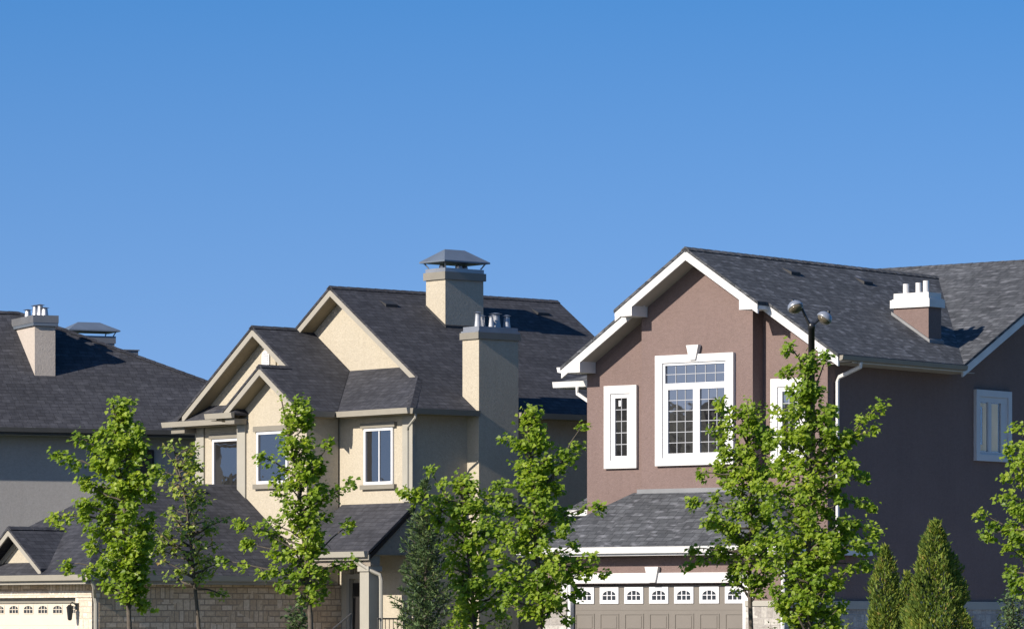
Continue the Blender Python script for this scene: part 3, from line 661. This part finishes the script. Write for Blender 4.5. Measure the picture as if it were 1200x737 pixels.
    d = MB(); downspout(d, [(-.30, pv-.05, 2.93), (-.30, pv-.05, 2.84), (.0, pv+.15, 2.62), (.14, pv+.32, 2.52), (.16, pv+.34, 2.4), (.16, pv+.34, -.1)], .045); d.build('downspout', 'light_trim', H)
    d = MB(); downspout(d, [(-2.30, -7.5, 2.36), (-2.36, -7.4, 2.2), (-2.66, -7.18, 2.0), (-2.66, -7.15, 1.85), (-2.66, -7.15, -.1)], .045); d.build('downspout', 'light_trim', H)
    # garage walls in stone
    w = MB(); w.box(-2.95, -2.74, -7.0, -.002, -.2, 2.29); w.box(-8.65, -8.45, -7.0, 0, -.2, 2.29); w.build_each('stone_wall', 'stone_tan', H)
    w = MB(); w.box(-3.41, -2.745, gv, gv+.199, -.2, 1.985); w.box(-8.65, -8.38, gv, gv+.199, -.2, 1.985); w.build_each('stone_pier', 'stone_cream', H)
    w = MB(); w.box(-8.65, -2.742, gv+.005, gv+.198, 2.135, 2.29); w.build('stone_band', 'stone_tan', H)
    w = MB(); w.box(-8.65, -2.72, gv-.03, gv+.2, 1.987, 2.133); w.build('lintel', 'stone_cream', H)
    panel_door(H, P_front(gv), -8.33, -3.45, 1.86, -.2, 8, 'door_cream', -.16, .60, .17, framed=False, zwin=1.80, sec=.51)
    w = MB(); w.box(-8.38, -3.41, gv+.12, gv+.3, 1.861, 1.985); w.box(-3.45, -3.412, gv+.10, gv+.3, -.2, 1.86); w.build('door_frame', 'grey_trim', H)
    lm = MB(); lm.box(-3.36, -3.26, gv-.04, gv-.001, 1.70, 1.86); lm.tube([(-3.31, gv-.04, 1.80), (-3.31, gv-.16, 1.88), (-3.31, gv-.22, 1.80)], .014, 6)
    lm.lathe((-3.31, gv-.22, 1.46), [(.03, 0), (.05, .03), (.075, .28), (.09, .29), (.03, .36)], 6)
    lm.build('wall_lantern', 'lamp_black', H)
    # porch: beam, column, side panel, door, railing
    pb = MB(); pb.box(-2.7, .04, -1.30, -1.02, 2.72, 2.97); pb.prism([(.0, -1.3, 2.973), (.0, -.01, 2.973), (.0, -.01, 3.98), (.0, -1.3, 2.985)], (.05, 0, 0)); pb.build('porch_beam', 'taupe_stucco', H)
    pc = MB(); pc.box(-.36, -.02, -1.30, -.98, -.2, 2.72); pc.box(-.40, .02, -1.34, -.94, -.2, .12); pc.box(-.40, .02, -1.34, -.94, 2.60, 2.719); pc.build('porch_column', 'light_trim', H)
    dr = MB(); dr.box(-2.38, -1.92, .06, .11, -.1, 2.35); fd = dr.build('front_door', 'dark_paint', H)
    hd = MB().tube([(-2.0, .05, .9), (-2.0, -.02, .9), (-2.0, -.02, 1.15), (-2.0, .05, 1.15)], .012, 6); hd.build('handle', 'galvanised', fd)
    dt = MB(); rect(dt, P_front(0), -2.50, -2.40, -.2, 2.45, -.01, .04); rect(dt, P_front(0), -1.90, -1.80, -.2, 2.45, -.01, .04); rect(dt, P_front(0), -2.50, -1.80, 2.452, 2.56, -.01, .04); dt.build_each('door_trim', 'light_trim', H)
    st = MB(); st.box(-2.6, .1, -1.35, -.01, -.2, .1); st.box(-1.9, -.5, -1.75, -1.352, -.2, -.05); st.build_each('porch_step', 'stone_grey', H)
    ra = MB()
    for uu in (-.62,):
        ra.tube([(uu, -1.35, 1.62), (uu, -2.35, .95)], .02, 6); ra.tube([(uu, -1.35, 1.62), (uu, -1.35, .1)], .018, 6); ra.tube([(uu, -2.35, .95), (uu, -2.35, -.2)], .018, 6)
        ra.tube([(uu, -1.35, .3), (uu, -2.35, -.1)], .012, 6)
        for q in range(1, 7): ra.tube([(uu, -1.35-q*.143, 1.62-q*.0957), (uu, -1.35-q*.143, .2-q*.04)], .008, 5)
    ra.tube([(.18, -1.2, 1.50), (.18, -.02, 1.50)], .02, 6); ra.tube([(.18, -1.2, .25), (.18, -.02, .25)], .014, 6)
    for q in range(11): ra.tube([(.18, -1.2+q*.117, 1.50), (.18, -1.2+q*.117, .1)], .009, 5)
    ra.build('railing', 'rail_metal', H)
    # chimney on the roof
    mb = MB(); mb.box(-3.66, -2.91, 3.34, 4.55, 8.3, 9.80); c = mb.build('chimney', 'cream_stucco', H)
    mb = MB(); mb.box(-3.71, -2.86, 3.29, 4.60, 9.80, 9.985); mb.build('chimney_band', 'grey_trim', c)
    mb = MB(); mb.box(-3.67, -2.90, 3.33, 4.56, 9.985, 10.08); mb.build('chimney_cap', 'galvanised', c)
    mb = MB()
    for uu, vv in ((-3.4, 3.65), (-3.2, 4.0), (-3.35, 4.3)): mb.lathe((uu, vv, 10.0), [(.09, 0), (.09, .16), (.06, .2)], 10)
    mb.build_each('flue', 'galvanised', c)
    hood(c, -3.66, -2.91, 3.34, 4.55, 10.09, 10.26, 10.57, .12)
    mb = MB(); mb.prism([(-3.68, 3.32, mz(-3.68)-.02), (-2.87, 3.32, mz(-2.87)-.02), (-2.87, 3.32, mz(-2.87)+.06), (-3.68, 3.32, mz(-3.68)+.06)], (0, 1.26, 0)); mb.build('flashing', 'vent_black', c)
    # wall chimney
    mb = MB(); mb.box(-.17, .44, 1.64, 2.86, -.2, 8.10); c = mb.build('chimney', 'cream_stucco', H)
    mb = MB(); mb.box(-.22, .48, 1.59, 2.91, 8.10, 8.26); mb.build('chimney_band', 'grey_trim', c)
    mb = MB(); mb.box(-.19, .46, 1.61, 2.89, 8.26, 8.30); mb.box(-.16, .43, 1.65, 2.85, 8.30, 8.40); mb.build('chimney_cap', 'galvanised', c)
    for uu, vv, hh, rr in ((.16, 1.84, .36, .075), (.0, 2.1, .30, .07), (.14, 2.40, .36, .11), (.20, 2.70, .32, .075), (.30, 2.14, .28, .06)): flue(c, uu, vv, 8.40, hh, rr)
    for uu, vv in ((-3.73, 2.21), (-3.76, 7.11)): roof_vent(H, uu, vv, mz(uu), PM)
    return H
cream_house()

# ================================================================== GREY HOUSE (left)
def grey_house():
    H = thing('grey_house', 'greyish house with a dark hipped roof, a pale chimney and a shaded blank side wall', 'house', (-13.44, 112.0, 0), R(-66), 'houses along the street')
    t = .08
    w = MB(); w.box(-7.0, 0, -7.5, 9.0, -.2, 6.32); w.build('wall', 'grey_stucco', H)
    def z(u, v):
        s = 9.82-.8*abs(u+3.5)
        return s if v < 1.6 else min(s, 9.82-.41*(v-1.6))
    r = MB()
    r.slab([(-3.5, -8, 9.82), (.65, -8, 6.5), (.65, 9.7, 6.5), (-3.5, 1.6, 9.82)], t)
    r.slab([(-3.5, 1.6, 9.82), (.65, 9.7, 6.5), (-7.65, 9.7, 6.5)], t)
    r.slab([(-3.5, -8, 9.82), (-3.5, 1.6, 9.82), (-7.65, 9.7, 6.5), (-7.65, -8, 6.5)], t)
    caprow(r, (-3.5, -8, 9.82), (-3.5, 1.6, 9.82)); caprow(r, (.65, 9.7, 6.5), (-3.5, 1.6, 9.82))
    r.build('roof', 'shingle_dark', H)
    g = MB(); g.prism([(.65, -8, 6.50), (.75, -8, 6.50), (.73, -8, 6.38), (.65, -8, 6.38)], (0, 17.7, 0)); g.build('gutter', 'rail_metal', H)
    f = MB(); f.box(.60, .64, -8, 9.65, 6.33, 6.42); f.build_each('fascia', 'rail_metal', H)
    s = MB(); s.box(.002, .60, -8, 9.6, 6.30, 6.32); s.build_each('soffit', 'grey_trim', H)
    open_window(H, P_side(0), 3.45, 4.25, 5.2, 6.0, mat='dark_paint', w=.06)
    mb = MB(); mb.box(-2.95, -1.19, 1.33, 1.90, 7.0, 9.30); c = mb.build('chimney', 'pale_stucco', H)
    mb = MB(); mb.box(-3.02, -1.12, 1.27, 1.96, 9.30, 9.38); mb.build('chimney_band', 'hood_metal', c)
    mb = MB(); mb.box(-3.03, -1.11, 1.26, 1.97, 9.38, 9.58); mb.build('chimney_cap', 'flashing', c)
    for uu, vv, hh in ((-2.5, 1.55, .25), (-2.05, 1.62, .34), (-1.75, 1.66, .34), (-1.6, 1.74, .25)): flue(c, uu, vv, 9.58, hh, .085)
    mb = MB(); mb.box(-5.8, -5.0, 3.62, 4.85, 7.6, 9.14); c = mb.build('chimney', 'grey_stucco', H)
    mb = MB(); mb.box(-5.83, -4.97, 3.59, 4.88, 9.14, 9.34); mb.build('chimney_cap', 'flashing', c)
    hood(c, -5.8, -5.0, 3.62, 4.85, 9.3, 9.50, 9.74, .13)
    mb = MB(); mb.box(-4.5, -4.0, 4.8, 5.2, 8.2, 8.89); mb.box(-4.53, -3.97, 4.77, 5.23, 8.89, 8.92); mb.build('roof_vent', 'flashing', H)
    return H
grey_house()

# ================================================================== vegetation
def leaf(mb, p, nrm, tip, L, W):
    """a folded, lobed leaf blade"""
    nrm = nrm.normalized(); tip = (tip-nrm*tip.dot(nrm)).normalized(); s = nrm.cross(tip)
    i = len(mb.v); up = nrm*(W*0.16)
    pts = [p, p-s*W*.42+tip*L*.10+up*.6, p-s*W*.52+tip*L*.48+up, p-s*W*.22+tip*L*.66+up*.3, p+tip*L, p+s*W*.22+tip*L*.66+up*.3, p+s*W*.52+tip*L*.48+up, p+s*W*.42+tip*L*.10+up*.6]
    mb.v += [tuple(q) for q in pts]; mb.f += [(i, i+1, i+2, i+3, i+4), (i, i+4, i+5, i+6, i+7)]
def blade(mb, p, d, n, L, W):
    d = d.normalized(); s = d.cross(n); s = s.normalized() if s.length > 1e-5 else d.orthogonal().normalized()
    i = len(mb.v)
    mb.v += [tuple(p-s*W*.25), tuple(p-s*W*.5+d*L*.5), tuple(p+d*L), tuple(p+s*W*.5+d*L*.5), tuple(p+s*W*.25)]; mb.f.append((i, i+1, i+2, i+3, i+4))

PXM = 5000.0
def px2(x, Y): return (x-600.0)/PXM*Y
def pz(y, Y): return EYE+(727.0-y)/PXM*Y

def maple(label, x0, Y, top, bottom, prof, nb, nl, seed, extra=(), mat='maple_leaf', lean=0.0, trunk_r=0.045, lsize=.118, spread=1.0, dens=2.75):
    """prof: (height m, reach left m, reach right m) taken round the trunk; extra: long single limbs (start height, dx, height of tip)"""
    rr = random.Random(seed); X0 = px2(x0, Y)
    T = thing('maple_tree', label, 'tree', (X0, Y, 0), 0, 'young street maples')
    zt = pz(top, Y); zb = pz(bottom, Y)
    pr = sorted([(pz(y, Y), px2(xl, Y)-X0, px2(xr, Y)-X0) for y, xl, xr in prof])
    def reach(z):
        if z <= pr[0][0]: return pr[0][1:]
        for a, b in zip(pr, pr[1:]):
            if z <= b[0]:
                f = (z-a[0])/(b[0]-a[0]); return (a[1]+(b[1]-a[1])*f, a[2]+(b[2]-a[2])*f)
        return pr[-1][1:]
    def axis(z):
        f = max(0, min(1, (z-1.0)/(zt-1.0))); l, r = reach(z)
        return Vector((lean*f*f+0.012*math.sin(z*3+seed), 0.03*math.sin(z*2.3+seed), z))
    wood = MB(); crown = MB()
    n = 14; path = [axis(zt*k/n*0.985) for k in range(n+1)]
    wood.tube(path, [trunk_r*(1-.90*(k/n))+.006 for k in range(n+1)], 8)
    limbs = []
    def limb(p0, p1, bow, r0):
        q = []
        for k in range(6):
            f = k/5; c = p0.lerp(p1, f); c = c+Vector((0, 0, bow*math.sin(math.pi*f)))+Vector((rr.gauss(0, .012), rr.gauss(0, .012), rr.gauss(0, .01)))*(1 if 0 < k else 0); q.append(c)
        wood.tube(q, [r0*(1-.85*k/5)+.003 for k in range(6)], 5); limbs.append(q); return q
    for k in range(nb):
        f = (k+rr.uniform(-.4, .4))/nb; zs = zb+(zt-zb)*(.0+.93*max(0, f)); L = zt-zb
        ph = k*2.39996+rr.uniform(-.5, .5)
        ca, sa = math.cos(ph), math.sin(ph)
        rise = rr.uniform(.04, .14)*L*(.5+.5*(1-f))
        ztip = min(zt-.02, zs+rise); l, r = reach(ztip)
        rx = r if ca > 0 else -l
        ry = (r-l)/2*.9
        rad = 1/math.sqrt((ca/max(rx, .05))**2+(sa/max(ry, .05))**2)*rr.uniform(.55, 1.0)*spread*(.55 if ztip > zt-.35 else 1)
        p0 = axis(zs); p1 = Vector((axis(ztip).x*.3+rad*ca, rad*sa, ztip))
        limb(p0, p1, -.02*rr.uniform(0, 2), .008+.012*(1-f))
    for (ys, xt, yt) in extra:
        zs = pz(ys, Y); p0 = axis(zs); p1 = Vector((px2(xt, Y)-X0, rr.uniform(-.12, .12), pz(yt, Y)-.03)); limb(p0, p1, .02, .016)
    tot = sum((q[-1]-q[0]).length+.12 for q in limbs)
    def put(c, out, big=1.0):
        nrm = Vector((rr.gauss(0, .55), rr.gauss(-.1, .55), rr.uniform(.1, .9)))+out*.3+sdir*.45
        tip = out*.8+Vector((rr.gauss(0, .6), rr.gauss(0, .6), rr.uniform(-.9, .1)))
        s = lsize*.63*rr.uniform(.6, 1.15)*big
        leaf(crown, c, nrm, tip, s, s*rr.uniform(.8, 1.0))
    for q in limbs:
        ln = (q[-1]-q[0]).length+.12; cnt = int(nl*dens*ln/tot)
        d = (q[-1]-q[0]).normalized()
        # side twigs make clumps with gaps in between
        nc = max(2, int(ln/.20)); cl = []
        for j in range(nc):
            f = .22+.78*(j+rr.uniform(.2, .8))/nc; k = min(4, int(f*5)); c = q[k].lerp(q[k+1], f*5-k)
            side = Vector((rr.gauss(0, 1), rr.gauss(0, 1), rr.gauss(0, .5))).normalized()*rr.uniform(.03, .14)*(1.15-f*.5)
            wood.tube([c, c+side*.6+Vector((0, 0, .012)), c+side], [.005, .004, .002], 4, False)
            cl.append(c+side)
            if rr.random() < .22: cl.pop()
        cl.append(q[-1])
        for j in range(cnt):
            c = rr.choice(cl); o = Vector((rr.gauss(0, .048), rr.gauss(0, .048), rr.gauss(-.015, .040)))
            out = (d+o.normalized()*.7).normalized()
            put(c+o, out)
    for j in range(34):   # leader
        c = axis(zt-rr.uniform(0, .42)); o = Vector((rr.gauss(0, .042), rr.gauss(0, .042), rr.gauss(0, .03))); put(c+o, (o.normalized()+Vector((0, 0, .3))).normalized(), .9)
    wood.build('trunk', 'bark', T, 0, False, True); crown.build('crown', mat, T, 0, False)
    return T

YT = 60.0
maple('bushy bright green maple in front of the grey house and left garage roof', 152, YT, 464, 715,
      [(470, 138, 158), (500, 118, 170), (530, 92, 172), (560, 88, 180), (590, 86, 180), (620, 88, 176), (650, 92, 172), (680, 102, 168), (705, 135, 165), (716, 142, 160)], 70, 2500, 11,
      extra=[(560, 66, 530), (610, 62, 601), (540, 88, 508), (670, 78, 657), (590, 182, 545), (700, 170, 708)], trunk_r=.04, lean=-.25, dens=3.1)
maple('slender sparse maple with thin pale foliage over the stone garage wall', 233, YT+1.5, 516, 690,
      [(520, 190, 206), (545, 184, 226), (580, 190, 240), (610, 182, 252), (650, 176, 256), (680, 195, 250), (700, 215, 248), (715, 225, 240)], 46, 900, 23,
      extra=[(640, 180, 640), (630, 264, 606), (690, 264, 695), (660, 176, 612), (570, 194, 520)], mat='maple_leaf_pale', trunk_r=.035, lean=-.38, lsize=.11, dens=1.7)
maple('tall narrow maple between the cream house windows and its porch', 364, YT, 461, 712,
      [(466, 318, 345), (490, 318, 360), (520, 322, 372), (550, 310, 388), (580, 312, 396), (610, 308, 384), (640, 312, 380), (670, 318, 384), (700, 330, 384), (715, 340, 380)], 62, 1750, 35,
      extra=[(640, 284, 612), (680, 263, 654), (660, 288, 633), (580, 384, 515), (600, 412, 563), (660, 408, 610), (675, 412, 655), (560, 308, 532)], lean=-.42, trunk_r=.042)
maple('low wide maple with open branches beside the spruce and tall wall chimney', 556, YT+2, 552, 735,
      [(560, 508, 545), (580, 500, 590), (610, 515, 600), (640, 522, 610), (670, 520, 612), (700, 532, 606), (735, 545, 590)], 54, 1650, 47,
      extra=[(640, 474, 572), (620, 503, 548), (620, 486, 573), (620, 586, 563), (600, 540, 562), (680, 612, 690)], trunk_r=.04, lean=-.25)
maple('tall dense maple at the gap between the cream and the brown houses', 633, YT-1, 473, 730,
      [(476, 600, 622), (500, 594, 636), (530, 596, 648), (560, 598, 655), (590, 590, 664), (620, 580, 690), (650, 575, 700), (680, 575, 702), (710, 590, 680), (730, 612, 655)], 68, 2200, 59,
      extra=[(600, 681, 497), (590, 675, 520), (620, 700, 588), (660, 706, 668), (650, 572, 608), (700, 664, 722), (640, 590, 580)], lean=-.22, trunk_r=.045)
maple('broad maple in front of the brown house garage door and big window', 880, YT+1, 464, 706,
      [(470, 850, 900), (500, 842, 905), (530, 838, 908), (560, 828, 910), (590, 820, 910), (620, 822, 912), (650, 832, 912), (680, 850, 905), (700, 868, 896)], 64, 1950, 61,
      extra=[(600, 810, 585), (640, 806, 660), (560, 824, 552), (520, 846, 468), (650, 812, 640), (560, 836, 500), (580, 912, 545), (620, 916, 590), (540, 900, 500), (600, 850, 530), (640, 835, 605)], lean=-.05, trunk_r=.04)
maple('tallest maple wrapping the double headed street lamp by the brown house corner', 948, YT-1, 410, 765,
      [(412, 936, 954), (440, 928, 958), (475, 918, 972), (520, 905, 1000), (560, 900, 1006), (600, 896, 1010), (640, 894, 1010), (680, 900, 1000), (710, 906, 992), (740, 915, 985), (765, 925, 975)], 100, 3700, 73,
      extra=[(560, 1032, 471), (540, 1022, 500), (600, 1028, 622), (640, 1024, 642), (450, 926, 402), (470, 924, 430), (480, 968, 412), (660, 1010, 660), (580, 1020, 588), (560, 900, 505), (540, 906, 478), (600, 892, 560), (560, 1000, 540), (580, 1012, 556), (520, 992, 505), (640, 890, 625), (660, 1004, 610)], trunk_r=.05)
maple('partly cut off maple at the right edge beside the dark side wall', 1222, YT, 470, 715,
      [(476, 1205, 1240), (500, 1188, 1256), (540, 1180, 1264), (590, 1158, 1290), (625, 1160, 1290), (650, 1180, 1280), (680, 1182, 1270), (710, 1190, 1256)], 58, 1700, 87,
      extra=[(640, 1150, 598), (620, 1154, 622), (560, 1182, 528), (700, 1184, 672), (540, 1190, 498)], trunk_r=.045)

def cedar(label, x0, Y, top, half, seed, n, squash=1.0, group='clipped cedars by the side wall'):
    rr = random.Random(seed); H = pz(top, Y)
    T = thing('cedar_shrub', label, 'shrub', (px2(x0, Y), Y, 0), 0, group)
    MBt = MB().tube([(0, 0, 0), (0.02, 0, H*.5), (0, 0, H*.93)], [.05, .03, .008], 7); MBt.build('trunk', 'bark', T, 0, False, True)
    mb = MB(); bumps = [(rr.uniform(0, 6.28), rr.uniform(.05, .95), rr.uniform(.08, .22), rr.uniform(.10, .24)) for _ in range(46)]
    for k in range(n):
        f = 1-math.sqrt(rr.uniform(0, 1)) if rr.random() < .75 else rr.uniform(0, 1)
        a = rr.uniform(0, 6.2832)
        base = half*(min(1.0, (1-f)*2.0)**.62)*(.86+.14*min(1, f*4))
        lump = 0
        for (ba, bf, bs, bh) in bumps:
            da = abs((a-ba+math.pi) % (2*math.pi)-math.pi); d2 = (da*.6)**2+((f-bf)*2.6)**2
            lump += bh*math.exp(-d2/(bs*bs))
        r = base*(.66+min(.58, lump*1.65))*(1-abs(rr.gauss(0, .12)))+(rr.uniform(0, .09) if rr.random() < .06 else 0); z = H*f*.985+.03
        p = Vector((r*math.cos(a), r*math.sin(a)*squash, z)); out = Vector((math.cos(a), math.sin(a), 0))
        d = out*rr.uniform(.15, .9)+Vector((rr.gauss(0, .3), rr.gauss(0, .3), rr.uniform(.5, 1.2)))
        nn = Vector((-math.sin(a), math.cos(a), 0))*rr.uniform(-1, 1)+out*rr.uniform(.2, 1)
        blade(mb, p, d, nn, rr.uniform(.05, .115), rr.uniform(.018, .042))
    for k in range(26):
        blade(mb, Vector((rr.gauss(0, .025), rr.gauss(0, .025), H*rr.uniform(.93, 1.0))), Vector((rr.gauss(0, .25), rr.gauss(0, .25), 1)), Vector((rr.gauss(0, 1), 1, 0)), .11, .03)
    mb.build('crown', 'cedar_leaf', T, 0, False)
cedar('slimmer shorter cedar left of the big cone shaped cedar', 1037, 84.0, 640, .46, 5, 11000)
cedar('big cone shaped cedar in front of the dark side wall', 1096, 82.5, 610, .74, 6, 22000)
cedar('small cedar squeezed between the two larger cedars', 1063, 85.5, 672, .34, 8, 6500)

def spruce(label, x0, Y, top, half, seed, n, leader=.35, mat='spruce_needle'):
    rr = random.Random(seed); H = pz(top, Y)
    T = thing('spruce_tree', label, 'tree', (px2(x0, Y), Y, 0))
    wd = MB().tube([(0, 0, 0), (.02, 0, H*.6), (0, 0, H)], [.07, .035, .008], 7); nd = MB()
    for k in range(n):
        f = (k+rr.random())/n; zz = .12+(H*(.985)-.12)*f**.9
        fr = zz/H
        L = half*(1-fr)**.7*rr.uniform(.65, 1.2)+.03
        if fr > 1-leader*.45: L *= .55
        if fr > .80 and rr.random() < .55: continue
        a = k*2.39996+rr.uniform(-.3, .3); out = Vector((math.cos(a), math.sin(a), 0))
        up = .15+.9*fr
        p0 = Vector((0, 0, zz)); p1 = p0+out*L+Vector((0, 0, L*up*.75)); pm = p0.lerp(p1, .5)-Vector((0, 0, L*.06))
        wd.tube([p0, pm, p1], [.012, .008, .003], 4, False)
        m = int(95*L/half)+16
        for j in range(m):
            t = .12+.88*rr.random(); c = p0.lerp(pm, t*2) if t < .5 else pm.lerp(p1, t*2-1)
            sd = Vector((rr.gauss(0, 1), rr.gauss(0, 1), rr.gauss(-.15, .6))).normalized()
            c = c+sd*rr.uniform(0, .10)*(1.1-t)
            blade(nd, c, (p1-p0).normalized()*.7+sd*.8+Vector((0, 0, .15)), Vector((rr.gauss(0, 1), rr.gauss(0, 1), 1)), rr.uniform(.06, .13), rr.uniform(.020, .036))
    wd.build('trunk', 'bark', T, 0, False, True); nd.build('crown', mat, T, 0, False)
spruce('dark blue green spruce with a bare leader beside the cream house porch', 498, 88.0, 560, .86, 14, 200)

def bush(name, label, x0, Y, top, half, seed, n, mat='shrub_leaf', L=.09):
    rr = random.Random(seed); H = pz(top, Y); T = thing(name, label, 'shrub', (px2(x0, Y), Y, 0))
    wd = MB(); lf = MB(); tips = []
    for k in range(26):
        a = rr.uniform(0, 6.28); e = math.sqrt(rr.random()); zz = H*(1-.55*e*e)*rr.uniform(.8, 1.0)
        tip = Vector((half*e*math.cos(a), half*e*math.sin(a), zz)); wd.tube([(0, 0, 0), tuple(tip*.5+Vector((0, 0, .1*H))), tuple(tip)], [.014, .009, .003], 4, False); tips.append(tip)
    for k in range(n):
        t = rr.choice(tips); f = rr.uniform(.25, 1.0)**.6; c = Vector((t.x*f, t.y*f, t.z*f))+Vector((rr.gauss(0, .055), rr.gauss(0, .055), rr.gauss(0, .05)))
        if c.z < .03: c.z = .03
        s = L*rr.uniform(.6, 1.1); out = Vector((c.x, c.y, .3)).normalized()
        leaf(lf, c, Vector((rr.gauss(0, .6), rr.gauss(0, .6), rr.uniform(.2, 1)))+out*.4, out+Vector((rr.gauss(0, .5), rr.gauss(0, .5), rr.gauss(0, .5))), s, s*.6)
    wd.build('stem', 'bark', T, 0, False, True); lf.build('foliage', mat, T, 0, False)
bush('dark_shrub', 'dark green shrub at the foot of the narrow maple by the stone wall', 348, 78.0, 690, .36, 31, 1500, 'spruce_needle', .10)
bush('leafy_shrub', 'mid green upright shrub between the spruce and the wide maple', 540, 80.0, 676, .30, 32, 1500, 'maple_leaf', .09)
bush('low_shrub', 'low dark shrub below the tall wall chimney', 588, 84.0, 712, .5, 33, 1100)
bush('dark_shrub', 'dark shrub behind the tallest maple at the brown house corner', 972, 82.0, 682, .40, 34, 1800, 'spruce_needle', .08)
bush('leafy_shrub', 'small bright shrub left of the slimmer cedar', 992, 80.0, 719, .26, 35, 500, 'maple_leaf_pale', .09)
bush('low_shrub', 'low clipped shrub beside the garage stone pier', 908, 84.0, 722, .3, 36, 800, 'cedar_leaf', .07)
bush('dark_shrub', 'dark shrub in the lower right corner under the cut off maple', 1190, 80.0, 668, .42, 37, 1900, 'spruce_needle', .08)

# ================================================================== street lamp
def street_lamp():
    Y = 68.0; X = px2(951, Y); zt = pz(384, Y)
    T = thing('street_lamp', 'black street lamp post with two domed steel heads above the tallest maple', 'street lamp', (X, Y, 0))
    mb = MB().lathe((0, 0, 0), [(.11, 0), (.11, .25), (.075, .32), (.065, 2.0), (.052, zt-.02), (.06, zt-.02), (.06, zt+.05), (.03, zt+.09)], 12); mb.build('pole', 'lamp_black', T, 0, True, True)
    def head(dx, dz, tilt, yaw, roll):
        c = Vector((dx, yaw, zt+dz))
        a = MB().tube([(0.0, 0, zt-.10), (dx*.15, yaw*.2, zt+.06), (dx*.42, yaw*.6, zt+dz*.62), (dx*.62, yaw*.8, zt+dz*.98), (c.x*.93, c.y, c.z+.07)], [.030, .026, .022, .02, .024], 8); a.build('arm', 'lamp_black', T, 0, True, True)
        d = MB().lathe((0, 0, 0), [(.145, -.05), (.152, -.035), (.146, .0), (.126, .045), (.09, .08), (.05, .10), (.03, .104)], 24)
        ho = d.build('lamp_head', 'lamp_steel', T, 0, True, True); ho.location = c; ho.rotation_euler = (R(roll), R(tilt), 0); ho.scale = (.86, .86, .86)
        MB().lathe((0, 0, 0), [(.138, -.052), (.12, -.082), (.08, -.11), (.02, -.122)], 18).build('lens', 'lamp_lens', ho, 0, True, True)
        MB().lathe((0, 0, .10), [(.035, 0), (.03, .05), (.022, .06)], 10).build('collar', 'lamp_black', ho, 0, True, True)
    head(-.27, .33, -20, -.10, -28); head(.22, .17, 34, .10, -12)
paint('lamp_lens', (0.10, 0.085, 0.06), 0.2, 0.1)
street_lamp()

# driveways and path before the houses, plus one unseen strip added for bounce light
def ground_strip(name, ox, oy, ang, pts):
    c, sn = math.cos(R(ang)), math.sin(R(ang))
    structure(name, MB().poly([(ox+u*c+v*sn, oy-u*sn+v*c, 0.012) for u, v in pts]), 'concrete')
ground_strip('driveway_or_bounce', 1.69, 96, 38.5, [(.7, -26), (5.7, -30), (5.7, -1.9), (.7, -1.9)])
ground_strip('driveway_or_bounce', 1.69, 96, 38.5, [(7.6, -30), (16.0, -38), (16.0, 16), (7.6, 16)])  # unseen concrete added to bounce warm light onto the shaded side wall
ground_strip('driveway_or_bounce', -2.32, 100, 50, [(-8.4, -34), (-3.4, -38), (-3.4, -7.3), (-8.4, -7.3)])
ground_strip('path', -2.32, 100, 50, [(-2.4, -7.0), (-.4, -7.0), (-.4, -1.8), (-2.4, -1.8)])
